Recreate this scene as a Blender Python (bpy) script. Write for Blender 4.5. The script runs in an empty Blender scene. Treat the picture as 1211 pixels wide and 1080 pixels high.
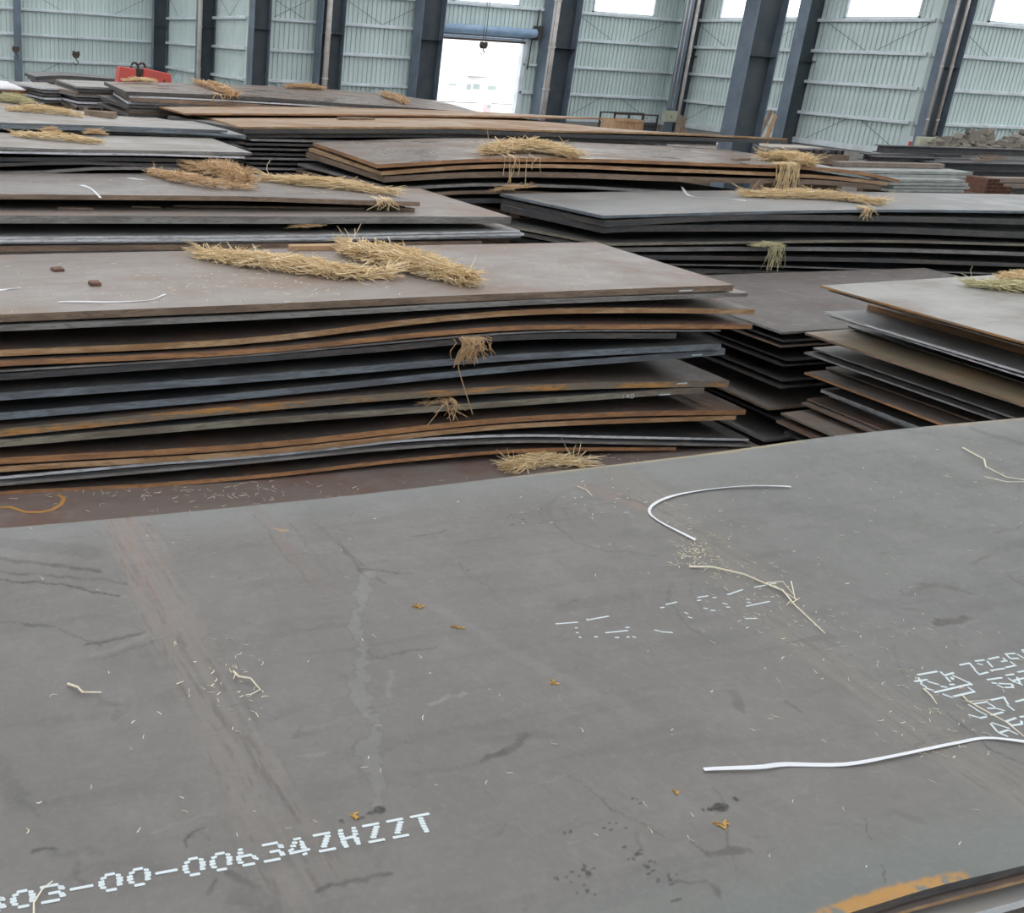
import bpy, bmesh, math, random
import numpy as np
from mathutils import Vector, Matrix
R = random.Random(7)
NR = np.random.RandomState(5)
COL = bpy.context.scene.collection
SC = bpy.context.scene
# ------------------------------------------------------------------ camera, sky, exposure
CAMZ = 3.75                                    # eye height above the floor
F, CX, CY = 1189.68, 316.79, 465.79            # focal length and principal point on a 1211 x 1080 frame
yaw, pit, rol = math.radians(20.813), math.radians(19.093), math.radians(3.372)
fw = np.array([math.sin(yaw)*math.cos(pit), math.cos(yaw)*math.cos(pit), -math.sin(pit)])
_r = np.array([math.cos(yaw), -math.sin(yaw), 0]); _u = np.cross(_r, fw)
rt = math.cos(rol)*_r + math.sin(rol)*_u
up = -math.sin(rol)*_r + math.cos(rol)*_u
cd = bpy.data.cameras.new('camera'); cam = bpy.data.objects.new('camera', cd); COL.objects.link(cam)
m = Matrix.Identity(4)
for i in range(3):
    m[i][0] = rt[i]; m[i][1] = up[i]; m[i][2] = -fw[i]
m[2][3] = CAMZ
cam.matrix_world = m
cd.sensor_fit = 'HORIZONTAL'; cd.sensor_width = 36; cd.lens = F/1211*36
cd.shift_x = (605.5-CX)/1211; cd.shift_y = (CY-540)/1211
cd.clip_start = .05; cd.clip_end = 500
SC.camera = cam
SC.view_settings.view_transform = 'Standard'; SC.view_settings.look = 'None'
SC.view_settings.gamma = 1; SC.view_settings.use_curve_mapping = False
SC.view_settings.exposure = 0.0
w = bpy.data.worlds.new('sky'); SC.world = w; w.use_nodes = True
w.node_tree.nodes['Background'].inputs[0].default_value = (.985, .99, 1, 1)
w.node_tree.nodes['Background'].inputs[1].default_value = 3.0
SC.cycles.max_bounces = 6; SC.cycles.diffuse_bounces = 4; SC.cycles.glossy_bounces = 3
SC.cycles.transparent_max_bounces = 6
SC.cycles.sample_clamp_indirect = 6
SC.cycles.use_denoising = True

def ray(x, y): return fw + rt*((x-CX)/F) - up*((y-CY)/F)
def atz(x, y, z): d = ray(x, y); return d*(z/d[2]) + (0, 0, CAMZ)     # z below the eye
def aty(x, y, Y): d = ray(x, y); return d*(Y/d[1]) + (0, 0, CAMZ)
def atx(x, y, X): d = ray(x, y); return d*(X/d[0]) + (0, 0, CAMZ)

# ------------------------------------------------------------------ helpers
def tag(o, label=None, cat=None, group=None, kind=None):
    if label: o['label'] = label
    if cat: o['category'] = cat
    if group: o['group'] = group
    if kind: o['kind'] = kind
    return o
def link(name, me, parent=None, loc=(0, 0, 0)):
    o = bpy.data.objects.new(name, me); COL.objects.link(o); o.location = loc
    if parent: o.parent = parent
    return o
def empty(name, loc, rz=0):
    o = bpy.data.objects.new(name, None); COL.objects.link(o); o.location = loc; o.rotation_euler.z = rz
    o.empty_display_size = .1
    return o
def mesh(name, vs, fs, mats, mi=None, smooth=False):
    me = bpy.data.meshes.new(name); me.from_pydata([tuple(v) for v in vs], [], fs)
    for mt in (mats if isinstance(mats, (list, tuple)) else [mats]): me.materials.append(mt)
    if mi is not None: me.polygons.foreach_set('material_index', mi)
    if smooth: me.polygons.foreach_set('use_smooth', [True]*len(me.polygons))
    me.update(); return me
class MB:
    def __init__(s): s.v = []; s.f = []
    def add(s, vs, fs):
        n = len(s.v); s.v += [tuple(v) for v in vs]; s.f += [tuple(i+n for i in f) for f in fs]; return s
    def box(s, a, b, rot=None, c=None):
        x0, y0, z0 = a; x1, y1, z1 = b
        vs = [Vector(p) for p in ((x0,y0,z0),(x1,y0,z0),(x1,y1,z0),(x0,y1,z0),(x0,y0,z1),(x1,y0,z1),(x1,y1,z1),(x0,y1,z1))]
        if rot is not None:
            cc = Vector(c) if c is not None else Vector(((x0+x1)/2, (y0+y1)/2, (z0+z1)/2))
            vs = [rot @ (v-cc) + cc for v in vs]
        return s.add(vs, [(3,2,1,0),(4,5,6,7),(0,1,5,4),(1,2,6,5),(2,3,7,6),(3,0,4,7)])
    def tube(s, pts, r, n=6, r1=None):
        pts = [Vector(p) for p in pts]; vs = []; fs = []; k = len(pts)
        for i, p in enumerate(pts):
            d = (pts[min(i+1, k-1)]-pts[max(i-1, 0)]).normalized()
            a = d.cross(Vector((0, 0, 1)) if abs(d.z) < .9 else Vector((1, 0, 0))).normalized(); b = d.cross(a)
            rr = r if r1 is None else r+(r1-r)*i/(k-1)
            for j in range(n):
                t = 2*math.pi*j/n; vs.append(p+a*math.cos(t)*rr+b*math.sin(t)*rr)
        for i in range(k-1):
            for j in range(n): fs.append((i*n+j, i*n+(j+1) % n, (i+1)*n+(j+1) % n, (i+1)*n+j))
        fs.append(tuple(range(n))[::-1]); fs.append(tuple((k-1)*n+j for j in range(n)))
        return s.add(vs, fs)
    def prism(s, prof, p0, p1, ax, ay):            # profile (u,v) swept from p0 to p1
        p0, p1, ax, ay = map(Vector, (p0, p1, ax, ay)); n = len(prof)
        vs = [p+ax*u+ay*v for p in (p0, p1) for u, v in prof]
        fs = [(i, (i+1) % n, n+(i+1) % n, n+i) for i in range(n)]+[tuple(range(n))[::-1], tuple(range(n, 2*n))]
        return s.add(vs, fs)
    def build(s, name, mat, parent=None, smooth=False, bevel=0):
        me = mesh(name, s.v, s.f, mat, smooth=smooth)
        bm = bmesh.new(); bm.from_mesh(me); bmesh.ops.recalc_face_normals(bm, faces=bm.faces)
        if bevel: bmesh.ops.bevel(bm, geom=bm.edges[:], offset=bevel, segments=1, affect='EDGES', clamp_overlap=True)
        bm.to_mesh(me); bm.free()
        return link(name, me, parent)
def rebase(o, base):                              # put a free-standing mesh's origin at its base
    b = Vector(base); o.data.transform(Matrix.Translation(-b)); o.location = b; return o
def curve(pts):
    pts = sorted(pts); xs = np.array([p[0] for p in pts]); zs = np.array([p[1] for p in pts])
    if len(xs) == 1: return lambda x: zs[0]+0*np.asarray(x, float)
    h = np.diff(xs); d = np.diff(zs)/h; mm = np.zeros(len(xs)); mm[0] = d[0]; mm[-1] = d[-1]
    for i in range(1, len(xs)-1): mm[i] = (d[i-1]*h[i]+d[i]*h[i-1])/(h[i]+h[i-1])
    def f(x):
        x = np.asarray(x, float); i = np.clip(np.searchsorted(xs, x)-1, 0, len(h)-1)
        t = (x-xs[i])/h[i]; tc = np.clip(t, 0, 1)
        v = ((2*tc**3-3*tc**2+1)*zs[i]+(tc**3-2*tc**2+tc)*h[i]*mm[i]+(-2*tc**3+3*tc**2)*zs[i+1]+(tc**3-tc**2)*h[i]*mm[i+1])
        return v + np.where(t < 0, (t*h[i])*mm[0]*.25, 0) + np.where(t > 1, (t-1)*h[i]*mm[-1], 0)
    return f

# ------------------------------------------------------------------ materials
def mat(name, col=(.5, .5, .5), rough=.6, metal=0, spec=.5):
    M = bpy.data.materials.new(name); M.use_nodes = True
    b = M.node_tree.nodes['Principled BSDF']
    b.inputs['Base Color'].default_value = (*col, 1); b.inputs['Roughness'].default_value = rough
    b.inputs['Metallic'].default_value = metal; b.inputs['Specular IOR Level'].default_value = spec
    return M
def nodes(M): return M.node_tree.nodes, M.node_tree.links, M.node_tree.nodes['Principled BSDF']
def coords(M, scale, rnd=True):
    N, L, b = nodes(M); tc = N.new('ShaderNodeTexCoord'); mp = N.new('ShaderNodeMapping'); mp.inputs['Scale'].default_value = scale
    L.new(tc.outputs['Object'], mp.inputs[0])
    if rnd:
        oi = N.new('ShaderNodeObjectInfo'); mu = N.new('ShaderNodeMath'); mu.operation = 'MULTIPLY'; mu.inputs[1].default_value = 37
        L.new(oi.outputs['Random'], mu.inputs[0]); L.new(mu.outputs[0], mp.inputs['Location'])
    return mp.outputs[0]
def noise(M, vec, scale, detail=6, rough=.6):
    N, L, b = nodes(M); n = N.new('ShaderNodeTexNoise'); n.inputs['Scale'].default_value = scale
    n.inputs['Detail'].default_value = detail; n.inputs['Roughness'].default_value = rough; L.new(vec, n.inputs['Vector']); return n.outputs[0]
def ramp(M, fac, a, b_, lo=0., hi=1.):
    N, L, _ = nodes(M); m = N.new('ShaderNodeMapRange'); m.interpolation_type = 'SMOOTHSTEP'
    m.inputs[1].default_value = a; m.inputs[2].default_value = b_; m.inputs[3].default_value = lo; m.inputs[4].default_value = hi
    L.new(fac, m.inputs[0]); return m.outputs[0]
def mix(M, fac, a, b_, mode='MIX'):
    N, L, _ = nodes(M); x = N.new('ShaderNodeMix'); x.data_type = 'RGBA'; x.blend_type = mode
    for s, v in ((x.inputs[0], fac), (x.inputs[6], a), (x.inputs[7], b_)):
        if hasattr(v, 'node'): L.new(v, s)
        elif isinstance(v, (int, float)): s.default_value = v
        else: s.default_value = (*v, 1)
    return x.outputs[2]
def steel(name, c1, c2, lo=.45, hi=.62, rough=(.32, .6), spec=.5, dirt=(.30, .26, .21)):
    M = mat(name, c1, spec=spec); N, L, b = nodes(M)
    v = coords(M, (.7, 1.1, 1)); n1 = noise(M, v, 1.3, 8, .62); n2 = noise(M, v, 9, 6, .7)
    c = mix(M, ramp(M, n1, lo, hi), c1, c2)
    v2 = coords(M, (.35, 7, 1)); n3 = noise(M, v2, 2.2, 5)
    c = mix(M, ramp(M, n3, .45, .75, 0, .35), c, tuple(x*.62 for x in c1))
    c = mix(M, ramp(M, n2, .52, .72, 0, .45), c, dirt)
    L.new(c, b.inputs['Base Color'])
    L.new(ramp(M, n1, .3, .7, *rough), b.inputs['Roughness'])
    bp = N.new('ShaderNodeBump'); bp.inputs['Strength'].default_value = .12; bp.inputs['Distance'].default_value = .004
    L.new(n2, bp.inputs['Height']); L.new(bp.outputs[0], b.inputs['Normal'])
    return M
def edge(name, c1, c2, lo=.42, hi=.6, rough=.55):
    M = mat(name, c1, rough); N, L, b = nodes(M)
    v = coords(M, (1.2, 1.2, 9)); n1 = noise(M, v, 1.6, 7, .65)
    v2 = coords(M, (4, 4, 30)); n2 = noise(M, v2, 2.5, 4)
    c = mix(M, ramp(M, n1, lo, hi), c1, c2); c = mix(M, ramp(M, n2, .48, .66, 0, .75), c, tuple(x*.42 for x in c1))
    L.new(c, b.inputs['Base Color']); return M
def plain(name, c1, c2, scale=6, rough=.6, spec=.4, metal=0):
    M = mat(name, c1, rough, metal, spec); N, L, b = nodes(M)
    v = coords(M, (1, 1, 1)); n = noise(M, v, scale, 6); L.new(mix(M, ramp(M, n, .38, .66), c1, c2), b.inputs['Base Color']); return M

T_GREY = steel('mill_scale_grey', (.19, .19, .185), (.27, .26, .25))
T_BROWN = steel('brown_rusted_steel', (.25, .222, .205), (.255, .19, .155), .47, .68, dirt=(.36, .32, .28))
T_DBROWN = steel('dark_brown_shaded_steel', (.105, .088, .08), (.15, .09, .065))  # dark brown, lowered further to paint shade into the gaps between plates
T_TAUPE = steel('taupe_steel', (.175, .158, .15), (.145, .115, .105), .5, .7)
T_GLOSS = steel('glossy_brown_steel', (.135, .105, .086), (.17, .115, .085), .45, .68, (.2, .55), .5)
T_DTAUPE = steel('shaded_taupe_steel', (.115, .103, .099), (.12, .092, .084), .5, .7, (.45, .65), .4)  # darker copy of the taupe, the middle gap's shade painted in
T_REDB = steel('reddish_brown_steel', (.21, .175, .162), (.20, .125, .105), .5, .7)
T_OLIVE = steel('olive_brown_steel', (.22, .18, .125), (.28, .19, .11), .45, .65)
T_TAN = steel('tan_rusted_steel', (.36, .255, .165), (.30, .17, .09), rough=(.4, .65))
T_DARK = steel('dark_blue_shaded_steel', (.052, .055, .062), (.08, .076, .072))  # dark blue, albedo taken down so gaps between plates look more shaded
T_BLUE = steel('blue_grey_steel', (.21, .217, .22), (.27, .26, .25))
T_LIGHT = steel('pale_grey_steel', (.29, .285, .275), (.25, .225, .20))
E_GREY = edge('grey_edge', (.28, .275, .27), (.18, .165, .16))
E_LIGHT = edge('pale_edge', (.66, .68, .72), (.38, .38, .40), .5, .7)
E_BLUE = edge('blue_grey_edge', (.20, .24, .28), (.13, .14, .16))
E_DARK = edge('dark_edge', (.07, .072, .08), (.115, .10, .09))
E_TAN = edge('tan_edge', (.52, .345, .20), (.35, .19, .09))
E_RUST = edge('rust_edge', (.45, .235, .11), (.28, .15, .085))
E_ORANGE = edge('orange_edge', (.46, .23, .08), (.26, .20, .15))
E_OLIVE = edge('olive_edge', (.27, .255, .20), (.18, .15, .12))
E_BROWN = edge('brown_edge', (.28, .20, .145), (.19, .135, .10))
E_STREAK = edge('half_orange_edge', (.50, .26, .09), (.20, .18, .15), .40, .52)

def make_wallmat():
    M = mat('painted_cladding', (.6, .66, .65), .5, 0, .4); N, L, b = nodes(M)
    v = coords(M, (1, 1, .25), False); n = noise(M, v, .8, 5); n2 = noise(M, coords(M, (3, 3, .3), False), 2, 4)
    c = mix(M, ramp(M, n, .35, .7), (.665, .775, .77), (.59, .695, .69)); c = mix(M, ramp(M, n2, .5, .8, 0, .4), c, (.52, .55, .53))
    L.new(c, b.inputs['Base Color']); return M
WALL = make_wallmat()
GIRT = plain('galvanised_girt', (.72, .79, .84), (.60, .66, .70), 2, .4)
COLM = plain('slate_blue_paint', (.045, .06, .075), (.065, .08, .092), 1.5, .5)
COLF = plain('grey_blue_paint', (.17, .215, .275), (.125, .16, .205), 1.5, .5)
PIPE = plain('pale_plastic_pipe', (.62, .58, .56), (.50, .46, .44), 3, .5)
CONC = plain('concrete', (.34, .34, .33), (.26, .26, .25), 1.2, .9)
FLOOR = plain('dusty_concrete_floor', (.16, .15, .14), (.11, .105, .10), .8, .85)
OUTG = plain('pale_outdoor_concrete', (.6, .6, .58), (.52, .52, .5), .4, .9)
WHITE = plain('white_render', (.85, .85, .84), (.8, .8, .8), .5, .8)
ROOF = plain('roof_sheet', (.5, .53, .55), (.45, .48, .5), .5, .7)
BLACK = mat('black_rubber', (.02, .02, .02), .6)
DIRON = plain('dark_iron', (.05, .045, .045), (.09, .06, .045), 8, .6)
REDP = plain('red_paint', (.62, .09, .075), (.50, .10, .085), 3, .5)
BLUEP = plain('blue_shutter_paint', (.30, .43, .60), (.24, .36, .52), 3, .4)
CHAFF = plain('pale_chaff', (.85, .80, .68), (.75, .66, .48), 30, .8)
ORNG = mat('orange_crayon', (.50, .27, .08), .8)
TIMBER = plain('pale_timber', (.50, .33, .20), (.40, .25, .15), 5, .8)
WEATH = plain('weathered_timber', (.27, .20, .15), (.19, .135, .10), 6, .85)
BLOCK = plain('broken_brown_block', (.26, .235, .20), (.19, .17, .145), 4, .9)
BOXM = plain('pale_green_enamel', (.50, .52, .40), (.44, .46, .36), 4, .5)
RUSTY = plain('rusty_tube', (.19, .095, .065), (.13, .07, .055), 9, .75)
STRAW = None
def make_straw(name, a, b_, c):
    M = mat(name, a, .75, 0, .25); N, L, b = nodes(M)
    g = N.new('ShaderNodeNewGeometry'); s = g.outputs['Random Per Island']
    cc = mix(M, ramp(M, s, .0, .6), a, b_); cc = mix(M, ramp(M, s, .7, 1.), cc, c); L.new(cc, b.inputs['Base Color']); return M
STRAW = make_straw('golden_straw', (.84, .67, .41), (.70, .53, .31), (.90, .79, .58))
STRAWB = make_straw('brown_straw', (.68, .48, .29), (.56, .37, .21), (.78, .62, .42))
STRAWG = make_straw('greenish_straw', (.66, .61, .38), (.54, .50, .30), (.78, .70, .46))
PAINT = mat('white_marking_paint', (.62, .70, .73), .6)
STRAP = mat('white_plastic_strap', (.72, .74, .78), .35)
GLASS = mat('window_glass', (1, 1, 1), .02); GLASS.node_tree.nodes['Principled BSDF'].inputs['Transmission Weight'].default_value = 1
GLASS.node_tree.nodes['Principled BSDF'].inputs['IOR'].default_value = 1.02

# ------------------------------------------------------------------ the building
def S(name, mb, m, parent=None):
    o = mb.build(name, m, parent)
    if not parent: tag(o, kind='structure')
    return o
XL, XM, XR = 14.2, 36.0, 62.0
YB, YM, YR = 56.0, 42.0, 28.5
TOP = CAMZ+5.5
PL = CAMZ-2.62                                    # top of the low plinth wall under the cladding
fl = MB().box((-21, -12, -.3), (XL, YB, 0)).box((XL, -12, -.3), (XM, YM, 0)).box((XM, -12, -.3), (XR, YR, 0)); S('floor', fl, FLOOR)
S('trim_1', MB().box((XL+.2, YM+.2, -.35), (120, 160, -.05)).box((XM+.2, YR+.2, -.35), (120, YM+.2, -.05)), OUTG)   # yard outside
def cladding(name, a, b, holes=()):
    """corrugated sheet wall from a to b (plan points), holes = (s0,s1,z0,z1) along the wall"""
    a = Vector((*a, 0)); b = Vector((*b, 0)); Lw = (b-a).length; d = (b-a)/Lw; n = Vector((d.y, -d.x, 0))   # n: into the hall
    mb = MB(); s = 0; prof = ((0, .06), (.165, .06), (.172, 0), (.213, 0), (.22, .06))
    while s < Lw-.01:
        for (u0, h0), (u1, h1) in zip(prof, prof[1:]):
            s0, s1 = min(s+u0, Lw), min(s+u1, Lw); mid = (s0+s1)/2; iv = [(PL, TOP)]
            for (q0, q1, z0, z1) in holes:
                if q0 < mid < q1:
                    nv = []
                    for lo, hi in iv:
                        if z0 > lo: nv.append((lo, min(hi, z0)))
                        if z1 < hi: nv.append((max(lo, z1), hi))
                    iv = [(l, h) for l, h in nv if h > l+.01]
            for lo, hi in iv:
                p, q = a+d*s0+n*h0, a+d*s1+n*h1
                mb.add([(p.x, p.y, lo), (q.x, q.y, lo), (q.x, q.y, hi), (p.x, p.y, hi)], [(0, 1, 2, 3)])
        s += .22
    o = link(name, mesh(name, mb.v, mb.f, WALL)); tag(o, kind='structure')
    # plinth with door gaps, girts, sag rods
    door = [h for h in holes if h[2] <= PL]
    segs = [(0, Lw)]
    for h in door: segs = [(0, h[0]), (h[1], Lw)]
    pm = MB()
    for s0, s1 in segs:
        p, q = a+d*s0, a+d*s1; pm.prism([(-.12, 0), (.10, 0), (.10, PL), (-.12, PL)], p, q, n, (0, 0, 1))
    pm.build('plinth', CONC, o)
    sk = MB()
    for s0, s1 in segs: sk.prism([(.065, -.02), (.15, -.02), (.15, .2), (.065, .2)], a+d*s0+Vector((0, 0, PL)), a+d*s1+Vector((0, 0, PL)), n, (0, 0, 1))
    sk.build('base_channel', GIRT, o)
    for z in (CAMZ-1.42, CAMZ-.19, CAMZ+1.02, CAMZ+2.2, CAMZ+4.1):
        cuts = [(0, Lw)]
        for (q0, q1, z0, z1) in holes:
            if z0+.1 < z < z1-.1: cuts = [c for lo, hi in cuts for c in ((lo, min(hi, q0)), (max(lo, q1), hi)) if c[1] > c[0]+.05]
        g = MB()
        for lo, hi in cuts:
            g.prism([(.065, -.06), (.18, -.06), (.20, -.05), (.20, .05), (.18, .07), (.065, .07)], a+d*lo+Vector((0, 0, z)), a+d*hi+Vector((0, 0, z)), n, (0, 0, 1))
        g.build('girt', GIRT, o)
    return o, a, d, n
def rods(o, a, d, n, spans):
    for s0, s1 in spans:
        for (p, q, z0, z1) in ((s0, s0+2., CAMZ+2.1, CAMZ+1.1), (s1, s1-2., CAMZ+2.1, CAMZ+1.1), (s0, s0+1.9, CAMZ-2.5, CAMZ-1.5), (s1, s1-1.9, CAMZ-2.5, CAMZ-1.5)):
            A = a+d*p+n*.12; B = a+d*q+n*.12
            MB().tube([(A.x, A.y, z0), (B.x, B.y, z1)], .009, 4).build('sag_rod', COLM, o)
for k_, (cx_, cy_) in enumerate(((XM, YR), (XL, YM), (XL, YB), (XM, YM))): S('trim_%d' % (k_+2), MB().box((cx_-.1, cy_-.1, 0), (cx_+.1, cy_+.1, TOP)), WALL)
ZW0, ZW1 = CAMZ+2.27, CAMZ+3.9
wb = cladding('wall_back', (-21, YB), (XL, YB)); rods(*wb, [(27.6, 34.4), (21, 27)])
wl = cladding('wall_left', (XL, YB), (XL, YM)); rods(*wl, [(1, 8.5), (9.6, 13.6)])
DX0, DX1, DZ = 23.0, 27.45, CAMZ+.8
wins_m = [(23.55, 26.95), (30.9, 34.4)]
wm = cladding('wall_middle', (XL, YM), (XM, YM), [(DX0-XL, DX1-XL, -1, DZ+.3)]+[(x0-XL, x1-XL, ZW0, ZW1) for x0, x1 in wins_m]); rods(*wm, [(4, 8), (16, 21), (.4, 3)])
wins_r = [(33.9, 39.3), (29.2, 32.5)]
wr = cladding('wall_right', (XM, YM), (XM, YR), [(YM-y1, YM-y0, ZW0, ZW1) for y0, y1 in wins_r]); rods(*wr, [(1.4, 7.6), (8.8, 13.3)])
wins_f = [(38.4, 43.5)]
wf = cladding('wall_front', (XM, YR), (XR, YR), [(x0-XM, x1-XM, ZW0, ZW1) for x0, x1 in wins_f]); rods(*wf, [(.9, 7)])
# unseen sides that close the hall
S('wall_west', MB().box((-21.2, -12, 0), (-21, YB, TOP)), WALL); S('wall_south', MB().box((-21, -12.2, 0), (XR, -12, TOP)), WALL)
S('wall_east', MB().box((XR, -12, 0), (XR+.2, YR, TOP)), WALL)
# unseen roof sheets; open strips between them sized to set the daylight inside
rf = MB()
for (x0, x1, y1) in ((-21, XL, YB), (XL, XM, YM), (XM, XR, YR)):
    x = x0
    while x < x1:
        rf.box((x, -12, TOP), (min(x+2.6, x1), y1, TOP+.08)); x += 4.6
S('ceiling', rf, ROOF)
def window(k, c0, c1, z0, z1, n):
    c0, c1 = Vector((*c0, 0)), Vector((*c1, 0)); d = (c1-c0).normalized(); n = Vector((*n, 0)); L_ = (c1-c0).length
    fr = MB(); t = .07
    for a_, b_, lo, hi in ((0, L_, z0, z0+t), (0, L_, z1-t, z1), (0, t, z0, z1), (L_-t, L_, z0, z1)):
        p, q = c0+d*a_+n*.02, c0+d*b_+n*.12
        fr.add([p+Vector((0,0,lo)), c0+d*b_+n*.02+Vector((0,0,lo)), q+Vector((0,0,lo)), c0+d*a_+n*.12+Vector((0,0,lo)),
                p+Vector((0,0,hi)), c0+d*b_+n*.02+Vector((0,0,hi)), q+Vector((0,0,hi)), c0+d*a_+n*.12+Vector((0,0,hi))],
               [(3,2,1,0),(4,5,6,7),(0,1,5,4),(1,2,6,5),(2,3,7,6),(3,0,4,7)])
    o = fr.build('window_%d' % k, GIRT); tag(o, kind='structure')
    p, q = c0+n*.06, c1+n*.06
    link('pane', mesh('pane', [(p.x,p.y,z0), (q.x,q.y,z0), (q.x,q.y,z1), (p.x,p.y,z1)], [(0,1,2,3)], GLASS), o)
k = 1
for x0, x1 in wins_m: window(k, (x0, YM), (x1, YM), ZW0, ZW1, (0, -1)); k += 1
for y0, y1 in wins_r: window(k, (XM, y1), (XM, y0), ZW0, ZW1, (-1, 0)); k += 1
for x0, x1 in wins_f: window(k, (x0, YR), (x1, YR), ZW0, ZW1, (0, -1)); k += 1
# roller shutter doorway
ds = MB().box((DX0-.1, YM-.2, 0), (DX0+.1, YM+.06, DZ+.3)).box((DX1-.1, YM-.2, 0), (DX1+.12, YM+.06, DZ+.3)).build('door_1', GIRT); tag(ds, kind='structure')
sh = MB().tube([(DX0-.1, YM-.35, DZ+.36), (DX1+.35, YM-.35, DZ+.36)], .2, 14).build('shutter_roll', BLUEP, ds)
sl = MB()
for i in range(4): sl.box((DX0, YM-.18+.01*(i % 2), DZ+.0+i*.09), (DX1, YM-.12, DZ+.082+i*.09))
sl.build('shutter_slat', BLUEP, ds)
MB().box((DX0, YM-.2, DZ-.1), (DX1, YM-.1, DZ-.005)).build('bottom_bar', DIRON, ds)
MB().box((DX0-.35, YM-.6, DZ+.15), (DX0-.12, YM-.1, DZ+.75)).build('bracket', DIRON, ds)
MB().box((DX1+.36, YM-.6, DZ+.1), (DX1+.5, YM-.1, DZ+.7)).build('bracket', DIRON, ds)
MB().tube([(DX1+.42, YM-.3, DZ+.7), (DX1+.5, YM-.2, CAMZ+2.2)], .035, 5).build('conduit', DIRON, ds)
MB().tube([(DX1+.25, YM-.3, DZ+.3), (DX1+.22, YM-.25, DZ-1.2)], .03, 5).build('pull_chain', DIRON, ds)

# steel columns: H section, web square to the view along the hall, left flange pale
def column(X0, Yc, h, b, label, top=TOP, stiff=(.6,)):
    r = empty('steel_column', (X0+h/2, Yc, 0)); tag(r, label, 'column', None, 'structure')
    def bx(n, a, c, m): o = MB().box(a, c).build(n, m, r); return o
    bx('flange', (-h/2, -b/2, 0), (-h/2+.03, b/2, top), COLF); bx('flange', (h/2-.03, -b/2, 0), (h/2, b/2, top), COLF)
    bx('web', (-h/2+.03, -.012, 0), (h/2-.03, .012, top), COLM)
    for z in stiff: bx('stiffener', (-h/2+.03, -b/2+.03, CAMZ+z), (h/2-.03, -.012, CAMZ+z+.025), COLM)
    bx('base_plate', (-h/2-.08, -b/2-.08, 0), (h/2+.08, b/2+.08, .03), COLM)
    return r
column(13.3, 55.3, .75, .45, 'dark blue steel column at the far left corner behind the red lifting beam')
column(13.33, 46.8, .8, .5, 'steel column with a white downpipe, first right of the red lifting beam')
column(14.1, 41.45, .75, .55, 'steel column standing at the corner of the left side wall')
column(17.05, 41.4, 1.05, .7, 'steel column with a white downpipe, second left of the bright doorway')
column(21.65, 41.4, 1.1, .8, 'broad dark steel column on the left jamb of the bright doorway')
column(28.2, 41.35, 1.4, .9, 'steel column with a wide white downpipe right of the bright doorway')
column(35.15, 40.5, .85, .6, 'steel column with three thin pipes and a green box in the far corner')
column(35.0, 33.7, 1.0, .55, 'steel column on the right side wall just behind the big free-standing column')
column(35.15, 27.4, .85, .45, 'steel column with two thin pipes beside the pile of brown blocks')
column(21.85, 22.8, 1.0, .5, 'big free-standing steel column in front of the right side wall', stiff=(.45,))
rr = empty('steel_column', (6.35, 55.6, 0)); tag(rr, 'slim blue steel column at the left edge of the back wall', 'column', None, 'structure')
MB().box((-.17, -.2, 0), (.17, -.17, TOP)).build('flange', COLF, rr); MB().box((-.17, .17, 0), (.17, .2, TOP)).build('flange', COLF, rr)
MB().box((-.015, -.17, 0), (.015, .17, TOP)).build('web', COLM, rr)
def pipe(px, Y, r_, label, z0=0, elbow=None):
    p = aty(px, 60, Y); mb = MB().tube([(p[0], Y, z0), (p[0], Y, TOP)], r_, 10)
    o = mb.build('downpipe', PIPE, smooth=True); rebase(o, (p[0], Y, z0)); tag(o, label, 'pipe')
    for z in (CAMZ-1.2, CAMZ+.62, CAMZ+2.6):
        c = MB().tube([(0, 0, z-.03-z0), (0, 0, z+.03-z0)], r_*1.25, 10).build('pipe_clip', PIPE, o)
pipe(235.5, 46.4, .10, 'white downpipe on the first column right of the red lifting beam')
pipe(386.5, 41.1, .12, 'white downpipe on the column second left of the doorway')
pipe(652, 41.0, .15, 'wide white downpipe on the column right of the doorway')
pipe(816, 40.2, .085, 'thick pale downpipe, right of the two thin conduits in the far corner')
pipe(803, 40.25, .026, 'thin pale conduit in the far corner, left of the pair', CAMZ-1.75)
pipe(807.3, 40.25, .026, 'thin pale conduit in the far corner, right of the pair', CAMZ-1.75)
pipe(1118.5, 27.2, .045, 'thin pale pipe beside the brown block pile, left of the pair', CAMZ-1.75)
pipe(1130.5, 27.2, .055, 'thin pale pipe beside the brown block pile, right of the pair', CAMZ-1.75)
def ebox(a, b, Y, label):
    p, q = aty(*a, Y), aty(*b, Y); r = empty('switch_box', ((p[0]+q[0])/2, Y, q[2])); tag(r, label, 'electric box')
    w_, h_ = (q[0]-p[0])/2, p[2]-q[2]
    MB().box((-w_, 0, 0), (w_, .2, h_)).build('cabinet', BOXM, r, bevel=.015); MB().box((-w_+.03, -.02, .03), (w_-.03, 0, h_-.03)).build('door_panel', BOXM, r)
    MB().box((-.03, -.05, h_*.45), (.03, -.02, h_*.55)).build('latch', DIRON, r)
ebox((787.5, 131), (800, 145), 40.0, 'pale green electric box on the far corner column')
ebox((1089, 162), (1106, 175), 26.95, 'pale green electric box beside the pile of brown blocks')

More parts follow.
